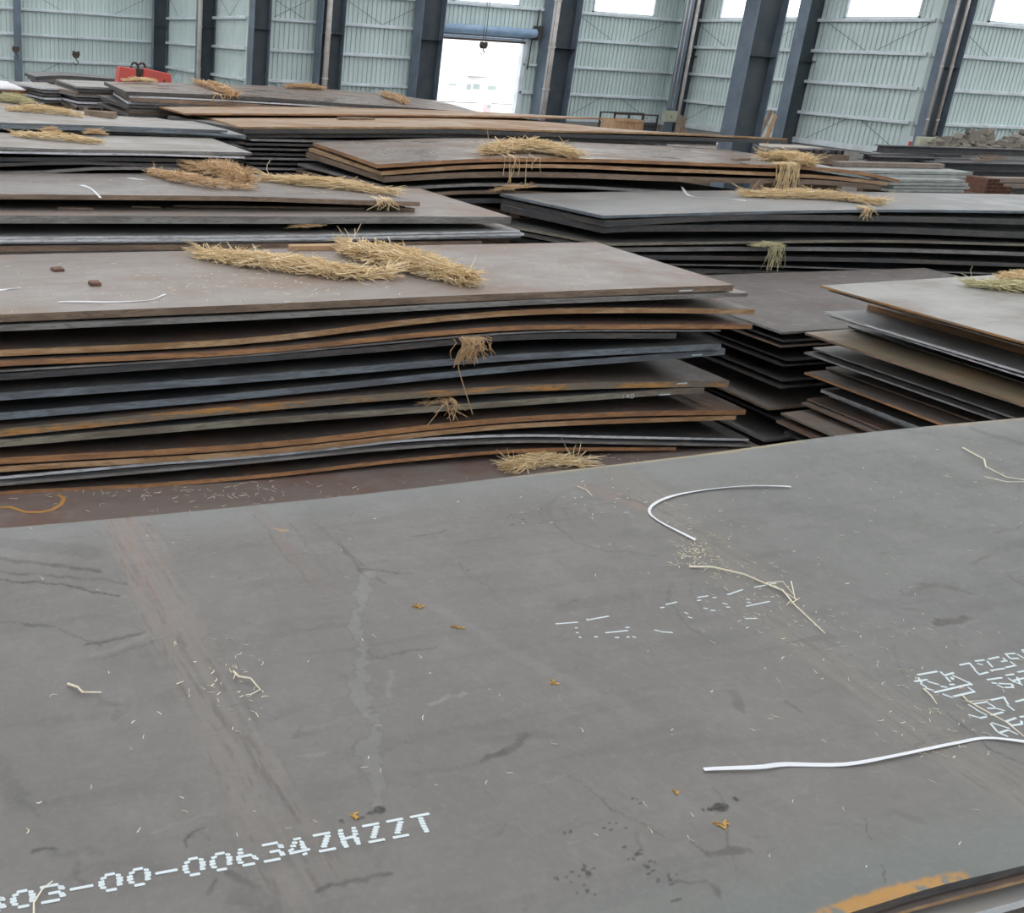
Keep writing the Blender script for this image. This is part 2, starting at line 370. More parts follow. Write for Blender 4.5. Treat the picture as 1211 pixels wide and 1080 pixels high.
# ------------------------------------------------------------------ steel plates
PLATES = {}
ORD = ['topmost', 'second', 'third', 'fourth', 'fifth', 'sixth', 'seventh', 'eighth', 'ninth', 'tenth', 'eleventh', 'twelfth', 'thirteenth', 'fourteenth', 'fifteenth', 'sixteenth', 'seventeenth', 'eighteenth', 'nineteenth', 'twentieth']
COUNT = {}; STK = {}
def plate(stack, colour, pts, Yr, Yf, Yb, t, tm, em, xl=None, xr=None, skl=0, skr=0, back=None, key=None, slope=None, dzb=0., jit=.004):
    """pts: pixels on the plate's upper edge, read at depth Yr.  back: pixels on its rear edge at depth Yb"""
    P_ = [aty(x, y, Yr) for x, y in pts]
    if slope is not None: P_.append(P_[0]+np.array((4, 0, 4*slope)))
    x0 = P_[0][0] if xl is None else xl; x1 = P_[-1][0] if xr is None else xr
    f = curve([(p[0], p[2]) for p in P_])
    if back:
        Q = [aty(x, y, Yb) for x, y in back]; g = curve([(p[0], p[2]) for p in Q])
    else: g = lambda x: f(x)+dzb
    pv = STK[stack][-1] if stack in STK else None
    def Z(x, y):
        s = (y-Yf)/(Yb-Yf); z = f(x)*(1-s)+g(x)*s
        if pv is not None:                            # never sink into the plate above
            xc = np.clip(x, pv['x0'], pv['x1']); lim = pv['Z'](xc, np.clip(y, pv['Yf'], pv['Yb']))-pv['t']-.0015
            z = np.where(np.abs(np.asarray(x)-xc) < .6, np.minimum(z, lim), z)
        return z
    nx, ny = max(3, min(28, int((x1-x0)*3.5))), 3
    k = COUNT.get(stack, 0); COUNT[stack] = k+1
    ox, oy, oz = (x0+x1)/2, (Yf+Yb)/2, float(Z((x0+x1)/2, (Yf+Yb)/2))-t
    vs, fs, mi = [], [], []
    for lay in (0, 1):
        for j in range(ny+1):
            s = j/ny; y = Yf+(Yb-Yf)*s
            for i in range(nx+1):
                u = i/nx; x = x0+(x1-x0)*u+(skl*(1-u)+skr*u)*s
                vs.append((x-ox, y-oy, float(Z(x, y))-lay*t-oz))
    n = (nx+1)*(ny+1); W = nx+1
    for j in range(ny):
        for i in range(nx):
            a = j*W+i; fs.append((a, a+1, a+W+1, a+W)); mi.append(0); fs.append((n+a+W, n+a+W+1, n+a+1, n+a)); mi.append(0)
    for i in range(nx): fs.append((i+1, i, n+i, n+i+1)); b = ny*W+i; fs.append((b, b+1, n+b+1, n+b)); mi += [1, 1]
    for j in range(ny): a = j*W; fs.append((a, a+W, n+a+W, n+a)); b = a+nx; fs.append((b+W, b, n+b, n+b+W)); mi += [1, 1]
    o = link('steel_plate', mesh('steel_plate', vs, fs, [tm, em], mi), None, (ox, oy, oz))
    where = (ORD[k]+' of the ' if k == 0 else ORD[k]+' down in the ') if k < 20 else 'low in the '
    tag(o, '%s steel plate, %s%s' % (colour, where, stack), 'steel plate', 'plates of the '+stack)
    rec = dict(o=o, Z=Z, x0=x0, x1=x1, Yf=Yf, Yb=Yb, t=t)
    PLATES[key or (stack, k)] = rec; STK.setdefault(stack, []).append(rec)
    return rec
def on(px, py, rec, lift=0.):                     # where the line of sight meets a plate's upper face
    z = float(rec['Z']((rec['x0']+rec['x1'])/2, (rec['Yf']+rec['Yb'])/2))
    for _ in range(25):
        p = atz(px, py, z-CAMZ); z = .5*z+.5*float(rec['Z'](p[0], np.clip(p[1], rec['Yf']-.3, rec['Yb']+.3)))
    return Vector((p[0], p[1], z+lift))
def J(a=.04): return R.uniform(-a, a)

# B: tall bowed stack, front left
B = 'tall bowed stack at front left'
bl = [
 ('brown', [(0,372),(300,360),(600,347),(868,337)], .056, T_BROWN, E_BROWN, 'B1'),
 ('grey', [(0,385),(300,372),(600,356),(882,345.5)], .036, T_GREY, E_GREY, None),
 ('tan-edged', [(0,414),(300,399),(511,375),(600,367.5),(760,364),(893,366)], .048, T_DBROWN, E_TAN, 'B3'),
 ('rust-edged', [(0,425.5),(300,411),(511,391),(600,384.5),(750,383),(888,383)], .042, T_DBROWN, E_RUST, None),
 ('thin grey', [(0,437),(300,418),(450,404.5),(600,392.5),(851,389.5)], .016, T_DARK, E_GREY, None),
 ('dark blue', [(0,442),(300,421),(450,409),(600,396),(800,394)], .05, T_DARK, E_DARK, None),
 ('blue-grey', [(0,464),(300,443),(600,419),(852,406)], .058, T_DARK, E_BLUE, 'B5'),
 ('blue-grey', [(0,489.5),(300,464),(600,434),(860,413.5)], .056, T_DARK, E_BLUE, 'B6'),
 ('orange-streaked', [(0,507),(300,478),(600,456),(750,451),(862,450)], .062, T_DBROWN, E_STREAK, 'B7'),
 ('olive-grey', [(0,519.5),(300,494.5),(600,473),(832,456.5)], .056, T_DARK, E_OLIVE, 'B8'),
 ('rusty brown', [(0,542),(300,524.5),(600,494),(740,487),(883,485)], .05, T_DBROWN, E_RUST, 'B9'),
 ('orange-edged', [(0,552.5),(300,533.5),(600,502.5),(740,496),(872,492)], .045, T_DBROWN, E_TAN, None),
 ('thin pale-edged', [(0,565),(300,537.5),(450,523),(600,515),(740,517),(888,520)], .024, T_DARK, E_LIGHT, 'B10'),
 ('thin grey-edged', [(0,570),(300,543.5),(450,529),(600,520),(740,522),(887,525)], .024, T_DARK, E_GREY, None),
 ('rusty bottom', [(0,581),(200,570),(300,562),(480,542),(600,532),(800,529)], .034, T_DBROWN, E_RUST, None)]
for i, (c, pts, t, tm, em, key) in enumerate(bl):
    j = J(.03) if i else 0
    plate(B, c, pts, 6.97, 6.97+j, 8.99+J(.03), t, tm, em, xl=-1.4+J(.2), key=key, skr=J(.05))
plate('low stack under the tall bowed one', 'reddish brown', [(0,585),(300,569),(480,554),(800,535)], 6.97, 5.5, 9.1, .03, T_REDB, E_RUST, xl=-1.5, xr=7.9, key='B0')
plate('low stack under the tall bowed one', 'dark', [(0,590),(300,574),(480,559),(800,540)], 6.97, 5.6, 9.1, .04, T_DARK, E_DARK, xl=-1.5, xr=7.8)

# C: stack in the gap between B and D, shade painted into its dark colours
C_ = 'shaded stack in the middle gap'
for c, (px, py), t, tm, em, key in (('grey-brown', (925, 393), .022, T_DTAUPE, E_GREY, 'C1'), ('dark', (928, 403), .022, T_DARK, E_DARK, None), ('dark', (924, 409), .02, T_DARK, E_BROWN, None),
        ('dark', (931, 425), .022, T_DARK, E_DARK, None), ('dark', (927, 432), .02, T_DARK, E_DARK, None), ('dark', (928, 450), .022, T_DARK, E_DARK, None), ('dark', (925, 458), .022, T_DARK, E_DARK, None),
        ('brown', (911, 484), .022, T_BROWN, E_BROWN, None), ('dark', (925, 497), .03, T_DARK, E_DARK, None), ('grey', (905, 520), .03, T_GREY, E_GREY, None), ('dark', (915, 530), .03, T_DARK, E_DARK, None)):
    plate(C_, c, [(px, py)], 7.12, 7.12+abs(J(.03)), 9.45+J(.04), t, tm, em, xr=13+J(.3), slope=.004, key=key)

# D: fanned stack at the right
D = 'fanned-out stack at right'
for c, (px, py), t, tm, em, key, ox in (('grey rust-rimmed', (973, 337.5), .018, T_LIGHT, E_ORANGE, 'D1', 0), ('thin brown', (976, 342.5), .018, T_BROWN, E_BROWN, None, 0), ('rust tan', (1029, 360), .05, T_TAN, E_RUST, None, 0),
        ('pale-edged grey', (980, 366), .02, T_BLUE, E_LIGHT, None, 0), ('thin dark grey', (983, 370), .014, T_GREY, E_GREY, None, 0), ('thin pale-edged', (979, 373), .014, T_BLUE, E_LIGHT, None, 0), ('dark grey', (1000, 386), .014, T_DARK, E_DARK, None, 0),
        ('wide brown', (956, 393), .02, T_OLIVE, E_BROWN, 'D4', 0), ('grey', (964, 411), .016, T_GREY, E_GREY, None, 0), ('dark grey', (956, 416), .016, T_DARK, E_GREY, None, 0), ('brown', (981, 434), .016, T_BROWN, E_BROWN, None, 0),
        ('rusty brown', (954, 440), .02, T_BROWN, E_RUST, None, 0), ('dark', (970, 447), .02, T_DARK, E_DARK, None, 0), ('bright-edged', (975, 460), .03, T_LIGHT, E_LIGHT, None, 0), ('bright-edged', (978, 466), .03, T_GREY, E_LIGHT, None, 0),
        ('dark', (955, 471), .02, T_DBROWN, E_BROWN, None, 0), ('brown', (948, 476), .02, T_BROWN, E_BROWN, None, 0), ('olive brown', (926, 488), .02, T_BROWN, E_OLIVE, None, 0), ('brown', (918, 497), .025, T_DBROWN, E_BROWN, None, 0), ('dark', (925, 510), .03, T_DARK, E_DARK, None, 0)):
    plate(D, c, [(px, py)], 6.88, 4.55+J(.05), 6.88, t, tm, em, xr=13+J(.3), slope=.022, key=key, skl=J(.05), skr=J(.1))

# F: blue-grey stack behind, right
Fs = 'long blue-grey stack behind at right'
for c, pts, t, tm, em, key, skl, yo in (('pale blue-grey', [(713,255),(860,251),(1034,248),(1211,249.5)], .035, T_BLUE, E_BLUE, 'F1', -.33, 0),
        ('dark blue', [(716,262),(860,254.5),(1034,256),(1211,260)], .07, T_BLUE, E_DARK, None, -.35, .0), ('slate', [(717,267),(860,267),(1034,269),(1211,276)], .08, T_BLUE, E_DARK, 'F3', -.4, .03),
        ('thin tan-edged', [(713,287),(860,285),(1034,283.5),(1211,288)], .035, T_DARK, E_OLIVE, None, -.8, -.03), ('grey', [(718,293),(860,292),(1034,293),(1211,298.5)], .055, T_DARK, E_GREY, None, -.8, 0),
        ('dark grey', [(730,302),(860,303.5),(1034,306),(1211,312)], .055, T_DARK, E_DARK, None, -.9, .02), ('thin pale-edged', [(760,313),(860,314),(1034,319),(1211,325)], .02, T_DARK, E_GREY, None, -.9, .05), ('dark', [(760,319),(860,320),(1034,326),(1211,332)], .05, T_DARK, E_DARK, None, -.9, .05)):
    plate(Fs, c, pts, 10.1, 10.1+yo, 11.85+J(.04), t, tm, em, xr=18+J(.2), key=key, skl=skl)

# G: left middle stack
G = 'long stack at left middle'
plate(G, 'grey-brown', [(0,229.6),(160,231),(300,232.5),(400,236),(497,239)], 9.8, 9.8, 11.9, .048, T_TAUPE, E_BROWN, xl=-.8, key='G1', back=[(0,205),(200,206),(330,208),(440,222)])
plate(G, 'brown', [(0,254.7),(160,255.3),(320,256),(460,256),(605,256.5)], 9.55, 9.55, 11.7, .075, T_BROWN, E_GREY, xl=-.8, key='G2')
plate(G, 'pale-edged', [(0,280),(320,278),(615,272.5)], 9.5, 9.5, 11.6, .022, T_BLUE, E_LIGHT, xl=-.8, key='G3')
plate(G, 'thin pale-edged', [(0,283),(320,281),(619,275.5)], 9.5, 9.48, 11.6, .026, T_BLUE, E_LIGHT, xl=-.8, skr=.1)
plate(G, 'pale-edged', [(0,286.5),(320,284.5),(617,279)], 9.5, 9.52, 11.6, .022, T_BLUE, E_LIGHT, xl=-.8)
plate(G, 'rust-edged', [(0,291),(320,288),(570,285)], 9.5, 9.5, 11.6, .055, T_DBROWN, E_BROWN, xl=-.8)
plate(G, 'grey-edged', [(0,298),(320,295),(560,293)], 9.5, 9.53, 11.6, .03, T_DARK, E_GREY, xl=-.8)
plate(G, 'brown', [(0,304),(230,302),(500,299)], 9.5, 9.3, 11.6, .07, T_BROWN, E_RUST, xl=-.8, key='G7')
plate(G, 'dark', [(0,314),(230,311),(560,308)], 9.5, 9.5, 11.6, .06, T_DARK, E_DARK, xl=-.8)

# H: brown bowed stack in the centre behind
H = 'bowed brown stack in the centre'
hb = [(370,168.5),(460,165),(560,163.5),(680,168),(860,177),(960,186),(1020,203)]
for c, pts, t, tm, em, key, yo, sk, bk in (('glossy brown', [(446,194.5),(572,187.5),(680,187.5),(860,193.5),(962,197.5),(1030,205),(1064,213)], .05, T_GLOSS, E_RUST, 'H1', 0, 0, hb),
        ('tan-edged', [(451,203),(560,195.5),(680,195),(760,198.5),(860,202),(1000,210),(1050,216)], .05, T_TAN, E_TAN, None, 0, -.1, [(365,175),(560,171),(860,185),(1020,208)]),
        ('brown', [(455,209),(560,204),(680,204.5),(760,207.5),(860,210.5),(1000,215),(1045,220)], .075, T_DBROWN, E_BROWN, None, .02, -.15, [(362,180),(560,180),(860,194),(1020,212)]),
        ('thin pale-edged', [(466,222),(560,217),(680,219.5),(800,226),(900,229)], .04, T_DARK, E_GREY, None, 0, -.5, [(352,193),(560,193),(860,210)]),
        ('brown', [(480,230),(560,225.5),(640,227),(720,232),(800,236)], .045, T_DBROWN, E_BROWN, None, 0, -.5, [(350,200),(560,202),(760,214)]),
        ('dark', [(490,237),(560,235),(640,236),(800,242)], .06, T_DARK, E_DARK, None, 0, -.5, [(350,207),(560,210),(760,220)])):
    plate(H, c, pts, 12.1, 12.1+yo, 15, t, tm, em, key=key, back=bk, skl=(aty(*bk[0],15)-aty(*pts[0],12.1))[0], skr=-.9)

# I: long tan stack behind H, with dark plates showing at its left end
I = 'long tan stack in front of the doorway'
plate(I, 'tan', [(219,134),(320,134.5),(500,136),(620,138)], 17.6, 17.6, 20.4, .03, T_TAN, E_RUST, key='I0', skl=(aty(188,126,20.4)-aty(219,134,17.6))[0], back=[(188,126),(320,126),(560,132),(700,139)], xr=13.6)
plate(I, 'tan', [(283,149.5),(350,148),(508,149),(660,154.5),(760,156.5),(931,163.5)], 15.4, 15.4, 18.6, .032, T_TAN, E_TAN, key='I1', skl=(aty(235,136,18.6)-aty(283,149.5,15.4))[0], back=[(235,136),(320,136.5),(560,136.5),(620,140),(660,146),(700,150.5),(740,154),(775,156)])
plate(I, 'dark grey', [(288,152.5),(350,151.5),(508,152.5),(660,157.5),(931,165.5)], 15.4, 15.38, 18.6, .07, T_DARK, E_DARK, skl=-.4)
plate(I, 'dark blue', [(289,157.5),(350,156.5),(508,158),(660,162.5),(850,167)], 15.4, 15.45, 18.6, .07, T_DARK, E_DARK, skl=-.4)
for i, (y, em) in enumerate(((166, E_GREY), (171, E_DARK), (177, E_GREY), (183, E_DARK), (188, E_GREY), (194, E_DARK), (200, E_GREY), (206, E_DARK))):
    plate(I, 'dark', [(293+J(4), y-2), (365, y-.5), (800, y+9)], 15.4, 15.4+J(.05), 18.4, .035, T_DARK, em, skl=-.5+J(.2), xr=13.3)

# J: farthest long stack, K: left far stacks, M: small far piles
Js = 'farthest long glossy stack'
jb = [(123,96.5),(230,98.5),(345,103),(448,110.5),(535,121)]
plate(Js, 'glossy brown', [(149,108.3),(226,111),(320,115.5),(389,121),(490,127.5),(572,134)], 20.5, 20.5, 23.8, .075, T_GLOSS, E_DARK, key='J1', back=jb, skl=(aty(123,96.5,23.8)-aty(149,108.3,20.5))[0], skr=.6)
plate(Js, 'thin white-edged', [(152,113),(226,116),(320,121),(480,131)], 20.5, 20.45, 22.1, .03, T_GREY, E_LIGHT, skl=.35)
plate(Js, 'brown', [(154,115),(226,118.5),(290,122),(335,125.5),(480,134)], 20.5, 20.4, 23.6, .075, T_BROWN, E_BROWN, skl=.3)
for i, (y, c, em) in enumerate(((120, 'pale-edged', E_LIGHT), (124, 'dark', E_DARK), (128, 'grey', E_GREY), (131, 'brown', E_BROWN), (134.5, 'dark', E_DARK), (138, 'dark', E_DARK))):
    plate(Js, c, [(152+J(4), y), (230, y+3), (330, y+8)], 20.5, 20.45+J(.05), 23.6, .05, T_DARK if i % 2 else T_BROWN, em, skl=.2+J(.3))
K1 = 'upper grey stack at far left'
plate(K1, 'pale grey', [(0,145),(120,148.5),(200,151.5),(269,154)], 13.9, 13.9, 16.9, .03, T_LIGHT, E_BLUE, xl=-.5, key='K1', skr=-.3, back=[(0,119),(95,131),(150,138),(219,139.5)])
plate(K1, 'blue-grey', [(0,148),(120,151),(200,153.5),(290,160)], 13.9, 13.87, 16.7, .04, T_BLUE, E_BLUE, xl=-.5)
plate(K1, 'grey', [(0,152),(90,156),(160,158),(293,163)], 13.9, 14.0, 16.6, .03, T_GREY, E_GREY, xl=-.5)
plate(K1, 'dark', [(0,157),(90,160),(230,166),(290,168)], 13.9, 14.0, 16.6, .04, T_DARK, E_DARK, xl=-.5)
plate(K1, 'grey', [(0,163),(90,166),(230,172),(290,175)], 13.9, 14.0, 16.6, .03, T_GREY, E_DARK, xl=-.5)
plate(K1, 'dark', [(0,170),(90,172),(230,178),(290,180)], 13.9, 14.0, 16.6, .06, T_DARK, E_DARK, xl=-.5)
K2 = 'lower grey stack at far left'
plate(K2, 'pale grey', [(0,173.5),(79,176.5),(160,177.5),(298,180.5)], 12.1, 12.1, 13.85, .035, T_LIGHT, E_GREY, xl=-.5, key='K2')
plate(K2, 'white-edged', [(0,178.5),(79,180),(160,181),(289,185)], 12.1, 12.08, 13.8, .025, T_BLUE, E_LIGHT, xl=-.5)
plate(K2, 'dark', [(0,187),(160,187),(282,190.5)], 12.1, 12.15, 13.8, .045, T_DARK, E_DARK, xl=-.5)
plate(K2, 'dark bowed', [(0,194),(80,191),(160,193.5),(283,194.5)], 12.1, 12.12, 13.8, .035, T_DARK, E_DARK, xl=-.5, key='K4')
plate(K2, 'grey-edged', [(0,203),(60,201.5),(105,198),(160,197.5),(285,200)], 12.1, 12.1, 13.8, .035, T_DARK, E_GREY, xl=-.5)
plate(K2, 'dark', [(0,209),(105,206),(285,206)], 12.1, 12.15, 13.8, .05, T_DARK, E_DARK, xl=-.5)
M2 = 'grey far pile left of the glossy stack'
for i, (x, y, y2, c, tm, em) in enumerate(((91,102.2,100.2,'pale grey',T_LIGHT,E_GREY),(92,106,103.5,'grey',T_GREY,E_DARK),(92,109,107,'brown',T_BROWN,E_BROWN),(90,112,110.5,'grey',T_GREY,E_GREY),(93,116,114,'dark',T_DARK,E_DARK),(92,120,118,'pale',T_LIGHT,E_LIGHT),(90,124,123,'dark',T_DARK,E_GREY))):
    plate(M2, c, [(x, y)], 24.2, 24.2+J(.05), 27.4, .05, tm, em, skl=-.35+J(.4), xr=7.4, slope=.004, key='M2' if i == 0 else None)
M1 = 'small far pile second from left'
for i, (x, y, c, em) in enumerate(((50,104,'pale',E_LIGHT),(52,108,'grey',E_GREY),(50,112,'dark',E_DARK),(53,116,'grey',E_LIGHT),(54,120,'dark',E_DARK))):
    plate(M1, c, [(x, y-.5), (80, y)], 25.5, 25.5+J(.04), 28, .05, T_LIGHT if i == 0 else T_GREY, em, skl=-.5+J(.2), xr=3.9)
M0 = 'small rusty far pile at the left edge'
for i, (x, y, c, em) in enumerate(((14,101.5,'pale',E_LIGHT),(16,105,'rusty',E_RUST),(18,108.5,'reddish',E_RUST),(20,112,'brown',E_BROWN),(5,116,'grey',E_GREY))):
    plate(M0, c, [(x, y), (44, y+.6)], 27, 27+J(.04), 29.2, .06, T_LIGHT if i == 0 else T_BROWN, em, skl=-.4+J(.2), xr=aty(44+i, 105, 27)[0])
M3 = 'dark far pile before the back wall'
for i, (y, c, em) in enumerate(((89.5,'long dark',E_DARK),(93.5,'grey',E_GREY),(97,'dark',E_DARK))):
    plate(M3, c, [(42+i*4, y+1), (60, y), (150, y+5)], 29, 29, 31.5, .08, T_DARK, em)

# A: foreground stack; its top plate gets a fine grid with stains, wear and dust painted in
A = 'big foreground stack'
ab = curve([(p[0], p[2]) for p in (aty(x, y, 2.98) for x, y in ((0,625),(125,614.5),(277,600),(420,585.5),(608,563.5),(740,548),(820,538.5),(973,517.5),(1100,504),(1211,494)))])
af = curve([(-1, CAMZ-1.5), (1.63, CAMZ-1.503), (1.85, CAMZ-1.505), (2.125, CAMZ-1.525), (3, CAMZ-1.56), (7, CAMZ-1.6)])
def ZA(x, y): s = np.clip((y-1.0)/1.98, -.5, 1.2); return af(x)*(1-s)+ab(x)*s
A1 = dict(Z=ZA, x0=-.6, x1=6.6, Yf=1.0, Yb=2.98, t=.022); PLATES['A1'] = A1
def vnoise(X, Y, sx, sy, oct=4, seed=0):
    r_ = np.random.RandomState(seed); out = np.zeros_like(X); amp = 1; tot = 0
    for k in range(oct):
        g = r_.rand(64, 64); u = X*sx*2**k+17.3*k; v = Y*sy*2**k+9.1*k
        iu, iv = np.floor(u).astype(int), np.floor(v).astype(int); a, b = u-iu, v-iv; a = a*a*(3-2*a); b = b*b*(3-2*b)
        q = lambda i, j: g[i % 64, j % 64]
        out += amp*(q(iu,iv)*(1-a)*(1-b)+q(iu+1,iv)*a*(1-b)+q(iu,iv+1)*(1-a)*b+q(iu+1,iv+1)*a*b); tot += amp; amp *= .55
    return out/tot
def make_top_plate():
    xs = np.concatenate([np.linspace(-.6, 0, 20)[:-1], np.linspace(0, 2.9, 560)[:-1], np.linspace(2.9, 5.2, 230)[:-1], np.linspace(5.2, 6.6, 20)])
    ys = np.concatenate([np.linspace(1.0, 2.0, 230)[:-1], np.linspace(2.0, 2.98, 150)])
    X, Y = np.meshgrid(xs, ys); Zt = ZA(X, Y); ny, nx = X.shape
    base = np.array([.150, .143, .135])[None, None]*np.ones((ny, nx, 3))
    n1 = vnoise(X, Y, 1.2, 1.6, 5, 1); n2 = vnoise(X, Y, 9, 14, 4, 2); n3 = vnoise(X, Y, 3, 26, 4, 3); n4 = vnoise(X, Y, 30, 30, 4, 4); n5 = vnoise(X, Y, 22, 22, 4, 11); n6 = vnoise(X, Y, 22, 22, 4, 12)
    Xw, Yw = X+.03*(n5-.5)+.02*(n2-.5), Y+.03*(n6-.5)
    sm = lambda a, b, v: (lambda t: t*t*(3-2*t))(np.clip((v-a)/(b-a), 0, 1))
    def blend(mask, col): nonlocal base; mk = np.clip(mask, 0, 1)[..., None]; base = base*(1-mk)+np.array(col)*mk
    def dist(P_, XX, YY):
        d = np.full(XX.shape, 9.); T = np.zeros(XX.shape); n = max(1, len(P_)-1)
        if len(P_) == 1: P_ = [P_[0], (P_[0][0]+1e-4, P_[0][1])]
        for k in range(n):
            (ax, ay), (bx, by) = P_[k], P_[k+1]; vx, vy = bx-ax, by-ay; t = np.clip(((XX-ax)*vx+(YY-ay)*vy)/(vx*vx+vy*vy+1e-12), 0, 1)
            dd = np.hypot(XX-ax-t*vx, YY-ay-t*vy); T = np.where(dd < d, (k+t)/n, T); d = np.minimum(d, dd)
        return d, T
    def W(*px): return [tuple(on(x, y, A1)[:2]) for x, y in px]
    def segd(pts): return dist(W(*pts), Xw, Yw)
    def dab(P_, wd, a, col, rag=.8, taper=False):          # one smear, worked only inside its own box
        m_ = wd*2+.04; px_, py_ = [p[0] for p in P_], [p[1] for p in P_]
        i0, i1 = np.searchsorted(xs, (min(px_)-m_, max(px_)+m_)); j0, j1 = np.searchsorted(ys, (min(py_)-m_, max(py_)+m_))
        if i1-i0 < 1 or j1-j0 < 1: return
        sl = (slice(j0, j1), slice(i0, i1)); d, T = dist(P_, Xw[sl], Yw[sl]); w_ = wd*(1-.6*T) if taper else wd
        mk = sm(1., .45, (d+wd*rag*(n4[sl]-.5))/w_)*a*(.45+1.1*(n5[sl]-.15)); mk = np.clip(mk, 0, 1)[..., None]; base[sl] = base[sl]*(1-mk)+np.array(col)*mk
    warm = sm(.35, .65, n1); blend(warm*.35, (.150, .138, .128))
    blend(sm(1.9, 3.2, X+.5*(n1-.5))*.6, (.140, .152, .147))                     # greener, cleaner towards the right
    blend(sm(.52, .75, n3)*.35, (.095, .093, .091)); blend(sm(.55, .75, n2)*.2, (.20, .195, .185)); blend(sm(.58, .78, n4)*.16, (.08, .08, .08)); blend(sm(.42, .22, n4)*.16, (.215, .21, .20))
    e = 2.98-Y; blend(sm(.26, .02, e+.14*(n2-.5))*.5, (.175, .19, .187)); blend(sm(.24, .03, (Y-1.0)+.12*(n2-.5))*.6, (.14, .165, .158))
    # brown scuffed drag bands with scratches along them
    d, T = segd([(150,620),(205,740),(255,830),(300,920),(350,1030)]); st = vnoise(X+.06*Y, Y, 55, 2.6, 4, 6); st2 = vnoise(X+.06*Y, Y, 90, 9, 3, 7)
    bm_ = sm(.115, .05, d+.05*(n2-.5)); blend(bm_*sm(.3, .62, st)*(.62-.3*T), (.205, .182, .164)); blend(bm_*sm(.58, .72, st2)*.6, (.10, .086, .076)); blend(sm(.09, .02, d)*sm(.5, .0, T)*.45*sm(.3, .6, st2), (.23, .15, .13))
    d, T = segd([(735,565),(860,665),(960,760),(1060,840),(1190,930)]); bm_ = sm(.14, .06, d+.05*(n2-.5)); blend(bm_*sm(.3, .6, st)*.55, (.195, .175, .148)); blend(bm_*sm(.6, .75, st2)*.4, (.09, .085, .08))
    r_ = np.random.RandomState(3)
    for k in range(520):                                   # the many faint scuffs
        x, y = r_.uniform(.05, 4.6), r_.uniform(1.05, 2.95); l = abs(r_.normal(0, .07))+.01; an = r_.normal(0, .35)+(0 if r_.rand() < .75 else 1.2); dk = r_.rand() < .62
        dab([(x, y), (x+l*math.cos(an), y+l*math.sin(an))], r_.uniform(.002, .008), r_.uniform(.15, .5), (.085, .082, .08) if dk else (.22, .215, .205), .9, True)
